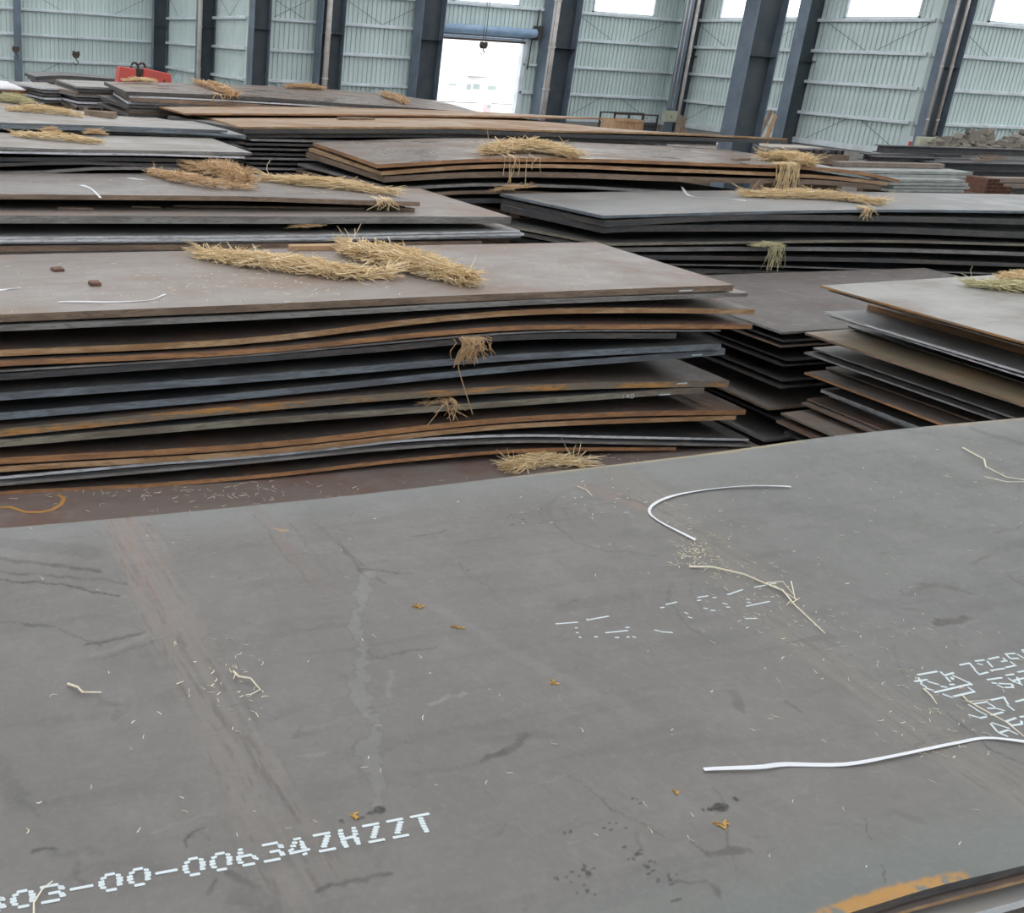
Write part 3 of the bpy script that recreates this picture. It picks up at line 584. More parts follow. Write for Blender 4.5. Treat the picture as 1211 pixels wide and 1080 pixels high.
    for pts, wd, a, c in (([(300,595),(345,650),(385,700)], .03, .45, (.16,.128,.115)), ([(400,640),(440,690)], .008, .7, (.085,.07,.065)), ([(372,620),(430,668),(455,690)], .006, .6, (.085,.07,.065)), ([(300,610),(370,695)], .006, .6, (.12,.085,.075)), ([(345,620),(390,680)], .005, .6, (.12,.085,.075)),
            ([(690,575),(760,600)], .05, .45, (.21,.14,.115)), ([(470,690),(610,775),(760,850)], .03, .3, (.19,.19,.185)), ([(655,620),(680,640),(720,652),(780,657)], .007, .55, (.085,.085,.083)),
            ([(655,590),(648,605),(655,622)], .009, .5, (.095,.095,.093)), ([(700,572),(665,583),(640,600),(640,618)], .009, .5, (.10,.10,.10)), ([(715,592),(690,588),(668,598),(672,615)], .012, .5, (.10,.10,.10)), ([(700,600),(690,612),(705,622)], .012, .4, (.10,.10,.10)), ([(795,690),(790,710),(810,738),(850,762)], .008, .55, (.085,.085,.085)), ([(820,690),(818,705),(835,725)], .006, .5, (.09,.09,.09)),
            ([(-20,684),(80,692),(142,706)], .006, .95, (.05,.05,.052)), ([(-20,640),(70,648),(110,655)], .05, .5, (.085,.082,.084)), ([(-20,660),(60,668),(120,676)], .014, .75, (.06,.06,.062)), ([(-20,676),(60,680),(150,690)], .012, .6, (.07,.07,.07)),
            ([(-20,735),(60,742),(118,763)], .006, .8, (.065,.065,.065)), ([(100,763),(172,750)], .008, .9, (.06,.06,.06)), ([(110,776),(175,752)], .012, .5, (.21,.21,.205)), ([(118,782),(180,757)], .006, .6, (.08,.08,.08)),
            ([(432,674),(470,678)], .008, .8, (.085,.068,.06)), ([(486,635),(528,628)], .005, .9, (.08,.064,.058)), ([(440,778),(515,767)], .006, .75, (.085,.08,.075)), ([(425,752),(440,778)], .007, .6, (.085,.08,.075)), ([(572,901),(600,886)], .009, .95, (.08,.068,.062)), ([(598,888),(626,868)], .014, .9, (.08,.068,.062)),
            ([(618,868),(655,872)], .022, .4, (.10,.092,.086)), ([(508,834),(548,818)], .010, .6, (.22,.225,.22)), ([(660,717),(702,707)], .006, .6, (.09,.085,.08)), ([(545,668),(555,680),(585,700)], .003, .6, (.08,.08,.08)), ([(1070,702),(1110,690),(1150,702)], .010, .5, (.095,.085,.078)),
            ([(1110,737),(1145,731)], .02, .85, (.085,.075,.068)), ([(1108,732),(1128,738)], .008, .8, (.07,.062,.055)), ([(1152,668),(1170,657)], .008, .8, (.10,.088,.08)), ([(1092,692),(1130,695)], .018, .6, (.10,.088,.08)), ([(1195,683),(1211,692)], .010, .8, (.095,.082,.075)), ([(1175,630),(1211,622)], .008, .6, (.09,.085,.08)),
            ([(1040,654),(1070,654)], .005, .7, (.09,.085,.08)), ([(950,758),(985,752)], .016, .7, (.095,.09,.082)), ([(928,760),(950,757)], .006, .7, (.095,.09,.082)), ([(1150,508),(1211,526)], .035, .55, (.07,.07,.07)), ([(1060,508),(1150,520)], .02, .4, (.10,.10,.10)),
            ([(735,587),(770,600)], .018, .6, (.075,.075,.075)), ([(770,598),(850,640)], .02, .4, (.095,.092,.09)), ([(818,1000),(838,1012)], .006, .8, (.08,.072,.068)), ([(838,1012),(885,1004)], .010, .8, (.08,.072,.068)), ([(800,1046),(835,1046)], .006, .8, (.08,.072,.068)), ([(835,1046),(850,1056)], .010, .8, (.08,.072,.068)),
            ([(845,933),(856,952)], .003, .7, (.08,.08,.08)), ([(862,985),(866,1002)], .004, .8, (.07,.07,.07)), ([(866,1002),(872,1045)], .002, .6, (.08,.08,.08)), ([(1015,960),(1037,1000)], .002, .8, (.07,.07,.07)), ([(1040,1025),(1046,1040)], .004, .8, (.065,.065,.065)), ([(672,920),(740,965),(790,990)], .0035, .6, (.08,.08,.08)), ([(1060,960),(1090,972)], .016, .6, (.10,.088,.084)),
            ([(-10,900),(20,945)], .035, .5, (.085,.085,.085)), ([(20,945),(42,965)], .008, .6, (.085,.085,.085)), ([(38,1010),(52,1004),(66,1002)], .006, .9, (.06,.06,.06)), ([(60,1010),(100,1005),(118,1012)], .012, .45, (.095,.095,.095)), ([(375,1055),(420,1043),(460,1032)], .007, .8, (.07,.065,.062)), ([(270,1030),(300,1050)], .010, .6, (.075,.072,.07)), ([(290,1060),(315,1078)], .035, .5, (.085,.082,.078)), ([(245,1055),(258,1040)], .010, .6, (.08,.075,.07)), ([(90,1022),(100,1045)], .012, .5, (.08,.075,.072)),
            ([(222,1000),(232,985),(242,982)], .004, .7, (.06,.06,.06)), ([(225,993),(240,988),(250,998)], .003, .6, (.065,.065,.065)), ([(430,1000),(445,1022)], .02, .3, (.10,.10,.10)), ([(360,860),(350,872),(372,868)], .008, .5, (.085,.082,.08)), ([(120,830),(150,835),(140,850)], .012, .45, (.09,.088,.085)), ([(400,850),(440,845)], .012, .35, (.19,.19,.185)), ([(355,862),(400,855)], .010, .35, (.19,.19,.185)), ([(865,820),(880,838)], .018, .6, (.085,.08,.076)), ([(930,830),(948,842)], .010, .8, (.075,.07,.066)), ([(900,828),(930,826)], .012, .4, (.18,.18,.175)), ([(1118,842),(1170,885),(1211,905)], .006, .8, (.07,.07,.068))):
        dab(W(*pts), wd, a*1.15, c, .9)
    # dried water run, oil spot, dark flecks
    Xs, Ys = Xw, Yw; d, T = dist(W((438,680),(426,712),(421,738),(430,770),(427,812),(440,850),(440,885),(446,958)), X+.07*(n5-.5)+.03*(n4-.5), Y+.03*(n6-.5))
    wv = .019+.006*np.sin(T*23); blend(sm(wv+.002, wv-.002, d)*(.55-.25*T), (.20, .205, .20)); blend(sm(.005, .0, abs(d-wv))*.45, (.085, .085, .085))
    d, T = segd([(462,795),(463,825)]); blend(sm(.009, .006, d)*.5, (.20, .205, .20))
    Xe = X+.008*(n4-.5)
    def blot(px, rx, ry, col=(.012, .012, .013), a=1., wob=1.):
        cx, cy = W(px)[0]; q = np.hypot((X+(Xe-X)*wob-cx)/rx, (Y+.006*wob*(n5-.5)-cy)/ry); blend(sm(1.1, .85, q)*a, col)
    blot((852, 955), .0215, .0125, wob=.3); blot((840, 957), .010, .005); blot((870, 945), .007, .006, wob=.3); blot((832, 958), .004, .0025)
    blot((449, 958), .014, .011, (.02, .019, .018), .95); blot((438, 962), .012, .005, (.03, .028, .025), .8); blot((425, 968), .014, .004, (.04, .036, .03), .7); blot((404, 972), .006, .005, (.03, .028, .025), .7)
    r2_ = np.random.RandomState(9)
    for cx, cy, k, sp in ((692, 1026, 6, 5), (693, 1035, 5, 6), (680, 1040, 7, 8), (697, 1055, 4, 8), (748, 1010, 9, 9), (770, 1025, 8, 7), (785, 1040, 6, 8), (794, 1038, 4, 5), (802, 1062, 4, 6), (728, 978, 5, 7), (670, 985, 2, 4), (754, 946, 3, 5), (600, 612, 4, 6), (612, 618, 4, 6), (546, 670, 2, 3), (655, 632, 1, 2), (1064, 702, 2, 6)):
        for q in range(k): blot((cx+r2_.normal(0, sp), cy+r2_.normal(0, sp*.6)), r2_.uniform(.002, .007), r2_.uniform(.0015, .004), (.035, .034, .033), .9)
    # yellow crayon along the cut edges
    d = Y-1.0; blend(sm(.036, .026, d+.02*(n4-.5)+.012*np.abs(X-1.72)/.2)*sm(1.5, 1.56, X)*sm(1.97, 1.93, X+.06*(n5-.5))*sm(.28, .42, n4), (.40, .21, .05))
    blend(sm(.022, .004, 2.98-Y+.02*(n2-.5))*sm(2.0, 2.5, X)*(X < 3.6)*.6, (.40, .32, .15)); blend(sm(.06, .0, 2.98-Y+.05*n2)*sm(4.25, 4.45, X)*.7, (.42, .28, .12))
    dab(W((322,626),(336,628)), .010, 1., (.45, .26, .07), .9)
    top = np.stack([X, Y, Zt], -1).reshape(-1, 3); n = nx*ny
    rim = np.concatenate([np.arange(nx), np.arange(1, ny)*nx+nx-1, (ny-1)*nx+np.arange(nx-2, -1, -1), np.arange(ny-2, 0, -1)*nx])
    low = top[rim]-(0, 0, .022); ox, oy, oz = 3., 1.98, float(ZA(3., 1.98))-.022
    vs = np.concatenate([top, low])-(ox, oy, oz)
    i, j = np.meshgrid(np.arange(nx-1), np.arange(ny-1)); a = (j*nx+i).ravel(); q = np.stack([a, a+1, a+nx+1, a+nx], -1)
    m_ = len(rim); r2 = np.roll(rim, -1); sd = np.stack([rim, n+np.arange(m_), n+(np.arange(m_)+1) % m_, r2], -1)
    me = bpy.data.meshes.new('steel_plate'); me.from_pydata(vs.tolist(), [], q.tolist()+sd.tolist()+[list(range(n, n+m_))[::-1]])
    ca = me.color_attributes.new('wear', 'FLOAT_COLOR', 'POINT'); cc = np.ones((len(vs), 4), np.float32); cc[:n, :3] = base.reshape(-1, 3); cc[n:, :3] = (.1, .09, .085); ca.data.foreach_set('color', cc.ravel())
    M = mat('foreground_steel', (.16, .16, .16), .45); N, L, b = nodes(M); at = N.new('ShaderNodeVertexColor'); at.layer_name = 'wear'
    v = coords(M, (1, 1, 1), False); f1 = noise(M, v, 60, 5, .7); f2 = noise(M, coords(M, (3, 40, 1), False), 3, 4)
    c = mix(M, ramp(M, f1, .45, .75, 0, .22), at.outputs[0], (.25, .245, .235)); c = mix(M, ramp(M, f2, .5, .8, 0, .25), c, (.12, .12, .118)); L.new(c, b.inputs['Base Color'])
    L.new(ramp(M, noise(M, v, 2.5, 5), .3, .7, .42, .62), b.inputs['Roughness'])
    me.materials.append(M); me.materials.append(E_DARK); mi = np.zeros(len(me.polygons), int); mi[len(q):len(q)+m_] = 1; me.polygons.foreach_set('material_index', mi); me.update()
    o = link('steel_plate', me, None, (ox, oy, oz)); COUNT[A] = 1
    tag(o, 'big grey foreground steel plate stencilled with white numbers', 'steel plate', 'plates of the '+A); A1['o'] = o; A1['org'] = Vector((ox, oy, oz)); return o
A1O = make_top_plate()
af2 = [(-1., 0), (1.6, 0), (2.1, 0), (7., 0)]
def aplate(dz, yf, t, c, tm, em):
    k = COUNT[A]; COUNT[A] = k+1; x0, x1, yb = -.6, 6.6+J(.05), 2.98-abs(J(.05)); vs = []; fs = []; mi = []; nx = 24
    ox, oy, oz = 3., 1.98, float(ZA(3., 1.98))-dz-t
    for lay in (0, 1):
        for y in (yf, yb):
            for i in range(nx+1): x = x0+(x1-x0)*i/nx; vs.append((x-ox, y-oy, float(ZA(x, y))-dz-lay*t-oz))
    W = nx+1
    for i in range(nx):
        fs += [(i, i+1, W+i+1, W+i), (3*W+i, 3*W+i+1, 2*W+i+1, 2*W+i), (i+1, i, 2*W+i, 2*W+i+1), (W+i, W+i+1, 3*W+i+1, 3*W+i)]; mi += [0, 0, 1, 1]
    fs += [(0, W, 3*W, 2*W), (W+nx, nx, 2*W+nx, 3*W+nx)]; mi += [1, 1]
    o = link('steel_plate', mesh('steel_plate', vs, fs, [tm, em], mi), None, (ox, oy, oz)); tag(o, '%s steel plate, %s down in the %s' % (c, ORD[k], A), 'steel plate', 'plates of the '+A)
for args in ((.026, .99, .010, 'thin orange-edged', T_DBROWN, E_TAN), (.042, 1.03, .016, 'dark', T_DARK, E_DARK), (.060, .972, .022, 'shiny grey-edged', T_BLUE, E_LIGHT), (.088, 1.03, .022, 'dark', T_DARK, E_DARK), (.118, .80, .03, 'brown', T_BROWN, E_BROWN), (.17, .95, .04, 'dark', T_DARK, E_DARK),
        (.23, .9, .05, 'brown', T_DBROWN, E_BROWN), (.30, .95, .05, 'dark', T_DARK, E_DARK)): aplate(*args)


# timber sleepers that carry every stack
def sleepers(x0, x1, yf, yb, zf, name):
    for x, sd in (((x0+(x1-x0)*.3, 'left'), (x0+(x1-x0)*.75, 'right')) if x1-x0 > 1.6 else (((x0+x1)/2, 'single'),)):
        zt = min(float(zf(x-.15)), float(zf(x+.15)))-.03; n = max(1, int(zt/.25)); h = zt/n; r = empty('sleeper_crib', (x, (yf+yb)/2, 0))
        tag(r, sd+' timber sleeper crib under the '+name, 'timber', 'sleepers under the '+name); hy = (yb-yf)/2-.15
        for k in range(n):
            for sx in ((-.11, .11) if k % 2 == 0 else (0,)): MB().box((sx-.08, -hy, k*h), (sx+.08, hy, k*h+h-.004)).build('sleeper', WEATH, r)
for name, recs in STK.items():
    lo = min(recs, key=lambda r_: float(r_['Z']((r_['x0']+r_['x1'])/2, r_['Yf']))-r_['t']*1.0)
    if name != B: sleepers(lo['x0']+.4, min(lo['x1'], lo['x0']+8), lo['Yf'], lo['Yb'], (lambda L_: lambda x: min(float(L_['Z'](x, L_['Yf'])), float(L_['Z'](x, L_['Yb'])))-L_['t'])(lo), name)
sleepers(.2, 6.4, 1.1, 2.8, lambda x: float(ZA(x, 1.98))-.36, A)

# ------------------------------------------------------------------ marks on the plates
def strokes(name, rec_o, org, segs, wd, zf, m=PAINT, lift=.0012):
    """flat painted dashes; segs are plan points on the plate"""
    mb = MB()
    for (ax, ay), (bx, by) in segs:
        d = Vector((bx-ax, by-ay, 0)); L_ = d.length
        if L_ < 1e-6: d = Vector((1, 0, 0))
        d.normalize(); n = Vector((-d.y, d.x, 0)); h = wd/2; c0 = Vector((ax, ay, 0)); c1 = Vector((bx, by, 0)); ring = []
        for c, s in ((c1, 1), (c0, -1)):
            for t in (-60, -20, 20, 60): t = math.radians(t); ring.append(c+d*(s*math.cos(t)*h)+n*(s*math.sin(t)*h))
        vs = [Vector((p.x, p.y, float(zf(p.x, p.y))+lift))-org for p in ring]; mb.add(vs, [tuple(range(8))])
    o = link(name, mesh(name, mb.v, mb.f, m), rec_o); o['kind'] = 'stuff'; return o
G_ = {'0': [((.3,1),(.62,1)), ((.1,.82),(.22,.84)), ((.0,.6),(.12,.62)), ((.0,.42),(.14,.44)), ((.08,.24),(.2,.22)), ((.35,0),(.7,0)), ((.82,.86),(.9,.84)), ((.84,.66),(1,.64)), ((.88,.5),(1,.48)), ((.86,.26),(.98,.26)), ((.86,.4),(.9,.36))],
 '3': [((.0,1),(.68,1)), ((.82,.82),(.94,.78)), ((.84,.72),(.98,.68)), ((.38,.5),(.78,.5)), ((.86,.36),(.96,.34)), ((.9,.22),(1.02,.22)), ((.05,0),(.75,0))],
 '-': [((.02,.5),(.95,.5))],
 '6': [((.12,1),(.2,1)), ((.08,.8),(.22,.78)), ((.0,.56),(.1,.6)), ((.15,.56),(.66,.56)), ((.0,.42),(.1,.4)), ((.06,.22),(.2,.2)), ((.3,0),(.78,0)), ((.82,.36),(.98,.26)), ((.8,.44),(.86,.42))],
 '4': [((.3,1),(.55,1)), ((.22,.8),(.34,.78)), ((.12,.62),(.26,.6)), ((.0,.36),(.14,.42)), ((.05,.2),(.98,.24)), ((.62,.78),(.7,.72)), ((.62,.6),(.74,.56)), ((.66,.42),(.8,.4)), ((.72,.0),(.82,.02))],
 'Z': [((.0,1),(.78,1)), ((.62,.82),(.78,.8)), ((.55,.68),(.7,.66)), ((.5,.54),(.66,.52)), ((.44,.4),(.6,.38)), ((.38,.26),(.54,.24)), ((.25,0),(1,0))],
 'H': [((.02,1),(.12,1)), ((.0,.82),(.14,.8)), ((.04,.64),(.18,.62)), ((.08,.46),(.8,.5)), ((.1,.3),(.26,.28)), ((.16,.14),(.3,.12)), ((.24,.0),(.34,0)), ((.76,1),(.84,1)), ((.76,.82),(.9,.8)), ((.78,.64),(.92,.62)), ((.8,.36),(.96,.34)), ((.84,.2),(.98,.18)), ((.92,.04),(1,.04))],
 'T': [((.0,1),(.95,1)), ((.44,.82),(.58,.8)), ((.46,.66),(.62,.64)), ((.5,.5),(.66,.48)), ((.54,.34),(.7,.32)), ((.6,.18),(.76,.16)), ((.66,.02),(.78,.02))]}
pa, pb = on(-22, 1082, A1), on(510, 983, A1); qa = on(-22, 1064, A1); qb = on(507, 963, A1)
txt = '303-00-00634ZHZZT'; segs = []
for i, ch in enumerate(txt):
    for (u0, v0), (u1, v1) in G_[ch]:
        pp = []
        for u, v in ((u0, v0), (u1, v1)):
            s = (i+u*.74)/(len(txt)-.26); b = pa.lerp(pb, s); t = qa.lerp(qb, s); pp.append(tuple(b.lerp(t, v)[:2]))
        segs.append(pp)
strokes('stencilled_number', A1O, A1['org'], segs, .0076, ZA)
def pxsegs(data, ox, oy, sc):
    return [[tuple(on(ox+a/sc, oy+b/sc, A1)[:2]) for a, b in ((x0, y0), (x1, y1))] for x0, y0, x1, y1 in data]
em = [(120,375,290,345),(95,435,200,420),(125,405,150,445),(150,460,190,485),(200,500,250,515),(220,440,300,462),(335,482,375,487),(275,535,605,458),(355,555,425,580),(450,572,630,530),(585,495,630,525),(330,352,360,380),(365,380,440,358),(380,400,410,435),(425,400,435,415),(415,465,445,462),(445,385,515,415),(535,425,565,440),(585,445,605,465)]
strokes('stencilled_emblem', A1O, A1['org'], pxsegs(em, 1070, 750, 7.716), .0078, ZA)
no = [(505,285,590,268),(590,270,635,320),(640,335,680,372),(680,372,755,352),(645,250,720,240),(670,275,700,282),(765,232,855,212),(755,255,795,300),(785,335,905,318),(885,255,925,245),(900,225,925,250),(920,185,1000,180),(925,190,960,225),(970,228,1030,225),(1030,190,1080,220),(970,260,1010,290),(925,308,1010,290),(1070,150,1140,140),(1080,165,1130,200),(755,420,880,402),(800,450,830,452),(850,470,890,490),(865,455,975,460),(980,465,985,490),(920,492,985,490),(925,380,990,370),(950,410,990,440),(990,435,1065,465),(985,430,1088,405),(1035,350,1120,335),(1025,400,1050,450),
 (790,605,905,580),(905,585,940,640),(940,655,990,695),(1015,620,1120,592),(640,638,750,622),(585,650,650,690),(660,700,740,740),(590,742,690,770),(690,770,740,758),(770,640,815,665),(760,682,820,680),(845,685,900,700),(790,742,890,718),(925,800,1010,770),(930,805,975,835),(980,838,1065,825),(1065,800,1065,825),(1055,760,1120,750),(785,825,840,890),(800,815,945,862),(860,905,940,880),(860,905,930,935),(950,882,1020,915)]
strokes('stencilled_number', A1O, A1['org'], pxsegs(no, 1070, 750, 7.716), .0072, ZA)
fa = [(68,372,160,365),(205,355,300,338),(290,412,385,402),(155,390,158,390),(160,412,163,412),(172,432,176,432),(240,430,250,430),(333,433,345,433),(380,388,392,388),(510,400,530,405),(540,408,585,411),(535,300,548,298),(560,285,605,275),(702,253,745,247),(700,268,712,266),(770,255,782,254),(835,241,900,219),(833,240,848,239),(955,208,1050,190),(918,293,1020,272),(915,348,965,348),(730,302,742,304),(760,312,776,312),(815,280,830,284),(828,297,842,297),(920,260,930,264),(922,276,936,277),(645,322,655,326),(660,342,672,345),(385,432,392,430),(412,430,420,432)]
strokes('faded_number', A1O, A1['org'], pxsegs(fa, 640, 640, 3.784), .006, ZA)
def facemark(key, dashes, Y, h=.012):
    rec = PLATES[key]; mb = MB()
    for x0, y0, x1, y1 in dashes:
        a, b = aty(x0, y0, Y), aty(x1, y1, Y); yb_ = rec['Yf']; 
        mb.box((a[0], yb_-.002, (a[2]+b[2])/2-h/2), (b[0], yb_+.004, (a[2]+b[2])/2+h/2))
    o = mb.build('chalk_mark', PAINT, rec['o']); o.data.transform(Matrix.Translation(-rec['o'].location))
facemark('B1', [(803, 344.5, 819, 343)], 6.97); facemark('B6', [(820, 421, 832, 420)], 6.97); facemark('B7', [(800, 453.5, 812, 453)], 6.97); facemark('B8', [(778, 466.5, 791, 465.5)], 6.97)
facemark('K4', [(272, 196, 282, 196.5)], 12.1, .03)
of = PLATES['B0']['o']; rg = [on(x, y, PLATES['B0']) for x, y in ((-6,601),(12,600),(30,606),(48,606),(62,603),(72,597),(76,590),(70,586))]
strokes('crayon_ring', of, of.location, [[tuple(a[:2]), tuple(b[:2])] for a, b in zip(rg, rg[1:])], .035, PLATES['B0']['Z'], ORNG, .002)
mb = MB(); q0 = aty(735, 471, 6.97); yb_ = PLATES['B8']['Yf']
for cx, segs_ in ((0, [((0,0),(0,1))]), (.035, [((.025,0),(.025,1)), ((0,.4),(.03,.4)), ((0,.4),(.02,1))]), (.085, [((0,0),(0,1)), ((.03,0),(.03,1)), ((0,0),(.03,0)), ((0,1),(.03,1))])):
    for (u0, v0), (u1, v1) in segs_: mb.tube([(q0[0]+cx+u0, yb_-.001, q0[2]+v0*.04), (q0[0]+cx+u1, yb_-.001, q0[2]+v1*.04)], .0028, 4)
o = mb.build('chalk_number', PAINT, PLATES['B8']['o']); o.data.transform(Matrix.Translation(-PLATES['B8']['o'].location)); o['kind'] = 'stuff'

# ------------------------------------------------------------------ straw
def blade(mb, p, d, L_, r_, bend, drop=0):
    d = d.normalized(); s = d.cross(Vector((0, 0, 1))); s = s.normalized() if s.length > 1e-4 else Vector((1, 0, 0)); upv = s.cross(d)
    vs = []
    for k in range(4):
        t = k/3; c = p+d*(L_*t)+s*(bend*math.sin(t*math.pi)*L_)+Vector((0, 0, -drop*t*t)); rr = r_*(1-.45*t)
        vs += [c+s*rr, c-s*rr*.5+upv*rr*.8, c-s*rr*.5-upv*rr*.8]
    fs = []
    for k in range(3):
        for j in range(3): fs.append((k*3+j, k*3+(j+1) % 3, k*3+3+(j+1) % 3, k*3+3+j))
    fs += [(2, 1, 0), (9, 10, 11)]; mb.add(vs, fs)
def straw_bundle(label, pts, rad, n, L_=.3, m=STRAW, flat=.6, spread=.5, thick=.0045, hang=None, group=None, tuft=0, name='straw_bundle'):
    """pts: world points along the bundle's underside axis (on the plate)"""
    mb = MB(); pts = [Vector(p) for p in pts]; acc = [0]
    for a, b in zip(pts, pts[1:]): acc.append(acc[-1]+(b-a).length)
    T = acc[-1]
    for i in range(n):
        q = R.random()*T; k = 0
        while k < len(pts)-2 and acc[k+1] < q: k += 1
        a, b = pts[k], pts[k+1]; t = (q-acc[k])/(acc[k+1]-acc[k]); c = a.lerp(b, t); d = (b-a).normalized(); s = Vector((-d.y, d.x, 0)).normalized()
        env = .55+.45*math.sin(math.pi*min(1, max(0, q/T))); th = R.random()*2*math.pi; rr = math.sqrt(R.random())*rad*env
        u, v = rr*math.cos(th), rr*math.sin(th)*flat
        p = c+s*u+Vector((0, 0, v+rad*flat*env+thick))
        dd = d*R.choice((1, -1))+s*R.gauss(0, spread)+Vector((0, 0, R.gauss(0, spread*.35)))
        l = L_*R.uniform(.5, 1.2); p = p-dd.normalized()*l*.5
        if p.z < c.z+thick: p.z = c.z+thick
        e = p.z+dd.normalized().z*l
        if e < c.z+thick: dd = dd.normalized(); dd.z = (c.z+thick-p.z)/l
        blade(mb, p, dd, l, thick*R.uniform(.7, 1.2), R.gauss(0, .08))
    if hang:                                    # stalks falling over a plate's front edge
        hx, hy, hz, hw, hl, hn = hang
        for i in range(hn):
            x = hx+R.uniform(-hw, hw)*R.random()**.5; l = hl*R.uniform(.3, 1.); f0 = Vector((x, hy+R.uniform(.02, .14), hz+R.uniform(.01, .05))); f1 = Vector((x+R.gauss(0, .02), hy-R.uniform(.02, .06), hz+R.uniform(.0, .035)))
            f2 = f1+Vector((R.gauss(0, .04), -R.uniform(.0, .02), -l*.5)); f3 = f2+Vector((R.gauss(0, .05), R.uniform(-.01, .015), -l*.5))
            mb.tube([f0, f1, f2, f3], thick*.85, 3)
    for i in range(tuft):
        c = pts[-1] if i % 2 else pts[0]; d = (pts[-1]-pts[-2] if i % 2 else pts[0]-pts[1]).normalized()
        dd = d+Vector((R.gauss(0, .6), R.gauss(0, .6), abs(R.gauss(.05, .25)))); blade(mb, c+Vector((0, 0, R.uniform(thick, rad*flat*1.4))), dd, L_*R.uniform(.4, .9), thick, R.gauss(0, .1), .0)
    o = mb.build(name, m); base = (pts[0]+pts[-1])/2; rebase(o, base); tag(o, label, 'straw', group); return o
def along(rec, *px): return [on(x, y, rec, .0) for x, y in px]
PB = PLATES
straw_bundle('long golden straw bundle lying on the left half of the tall bowed stack', along(PB['B1'], (240,306),(290,314),(345,322),(400,329),(455,330)), .13, 900, .25, tuft=60, flat=.55, spread=.85, thick=.0052)
straw_bundle('thick golden straw bundle lying aslant at the middle of the tall bowed stack', along(PB['B1'], (412,302),(452,314),(500,325),(548,337)), .165, 1200, .27, tuft=110, flat=.62, spread=.85, thick=.0052)
straw_bundle('clump of brown straw poking out under the rust-edged plates of the tall stack', [aty(x, y, 7.02) for x, y in ((534,407),(552,406),(572,405))], .05, 70, .16, STRAWB, hang=(aty(553,402,6.97)[0], 6.95, aty(553,402,6.97)[2], .16, .22, 90))
straw_bundle('straw wisp with a stalk dangling low on the face of the tall stack', [aty(x, y, 7.02) for x, y in ((498,481),(516,479),(534,478))], .03, 50, .22, STRAWB, hang=(aty(530,476,6.97)[0], 6.95, aty(530,476,6.97)[2], .1, .2, 16))
_st = MB().tube([aty(541,425,6.93), aty(543,440,6.92), aty(552,468,6.92), aty(559,490,6.92)], .005, 4).build('straw_stalk', STRAWB); rebase(_st, aty(559,490,6.92)); tag(_st, 'single long straw stalk hanging down the face of the tall stack', 'straw')
straw_bundle('golden straw tuft on the reddish plate behind the foreground stack', along(PB['B0'], (607,556),(625,551),(645,549),(680,551)), .10, 330, .3, tuft=60, flat=.5)
straw_bundle('brown straw rope lying under a wooden batten on the left middle stack', along(PB['G1'], (182,208),(215,217),(252,223),(288,225)), .10, 520, .2, STRAWB, tuft=20)
straw_bundle('fluffy brown straw clump on the left middle stack, beside the batten', along(PB['G1'], (228,205),(250,207),(272,213),(292,221)), .14, 700, .26, STRAWB, tuft=90, spread=.9, flat=.75)
straw_bundle('long thin golden straw bundle at the right end of the left middle stack', along(PB['G1'], (318,215),(360,220),(410,225),(458,231)), .10, 700, .3, tuft=50, hang=(on(448,236,PB['G1']).x, 9.8, on(448,236,PB['G1']).z, .15, .12, 20))
straw_bundle('small brown straw wisp pinched in the gap of the left middle stack', [aty(x, y, 9.6) for x, y in ((345,270),(360,269),(374,268))], .04, 60, .2, STRAWB)
straw_bundle('golden straw rope at the far left, on the upper grey stack, front one', along(PB['K1'], (12,131),(40,133),(70,136),(94,139)), .10, 420, .2, tuft=10)
straw_bundle('straw heap at the left edge on the upper grey stack, back one', along(PB['K1'], (-8,120),(15,122),(36,125)), .12, 330, .25, STRAWG)
straw_bundle('golden straw rope on the lower grey stack at far left', along(PB['K2'], (20,162),(50,165),(85,168),(115,171)), .085, 450, .2, tuft=15)
straw_bundle('small brown straw wad in the gap of the far left stack, left one', [aty(x, y, 13.7) for x, y in ((52,157),(60,156.5),(66,157))], .06, 60, .2, STRAWB)
straw_bundle('small brown straw wad in the gap of the far left stack, right one', [aty(x, y, 13.7) for x, y in ((106,159),(114,159),(120,160))], .06, 60, .2, STRAWB)
straw_bundle('straw bundle crossing the farthest glossy stack near its left part', along(PB['J1'], (233,100),(248,104),(262,109),(278,115)), .13, 420, .35, STRAWB, thick=.008, tuft=20, hang=(on(270,114,PB['J1']).x, 20.5, on(270,114,PB['J1']).z, .3, .3, 16))
straw_bundle('straw bundle crossing the farthest glossy stack near its right end', along(PB['J1'], (452,113),(462,117),(472,120),(480,124)), .12, 300, .3, STRAWB, thick=.008)
straw_bundle('thin straw layer on the far rear edge of the farthest glossy stack', along(PB['J1'], (342,104),(355,105),(370,106),(380,106.5)), .10, 180, .35, STRAWB, thick=.008)
straw_bundle('small straw heap in front of the red lifting beam', [aty(x, y, 23.4) for x, y in ((150,97),(160,97),(172,97.5),(181,98))], .08, 160, .3, STRAW, thick=.009)
straw_bundle('long golden straw heap hanging over the bowed brown stack, left one', along(PB['H1'], (578,183),(600,180.5),(630,180.5),(655,183),(676,187)), .15, 1000, .4, thick=.006, tuft=40, hang=(on(612,187,PB['H1']).x, 12.1, on(612,187,PB['H1']).z, .4, .42, 9))
straw_bundle('golden straw heap hanging over the bowed brown stack, right one', along(PB['H1'], (908,190),(925,191),(942,194),(955,197)), .15, 800, .4, thick=.006, tuft=60, hang=(on(940,197,PB['H1']).x, 12.1, on(940,197,PB['H1']).z, .26, .48, 60))
straw_bundle('small brown straw wisp sticking from the face of the bowed brown stack', [aty(x, y, 12.0) for x, y in ((592,226),(606,224),(620,223))], .05, 90, .28, STRAWB, tuft=16)
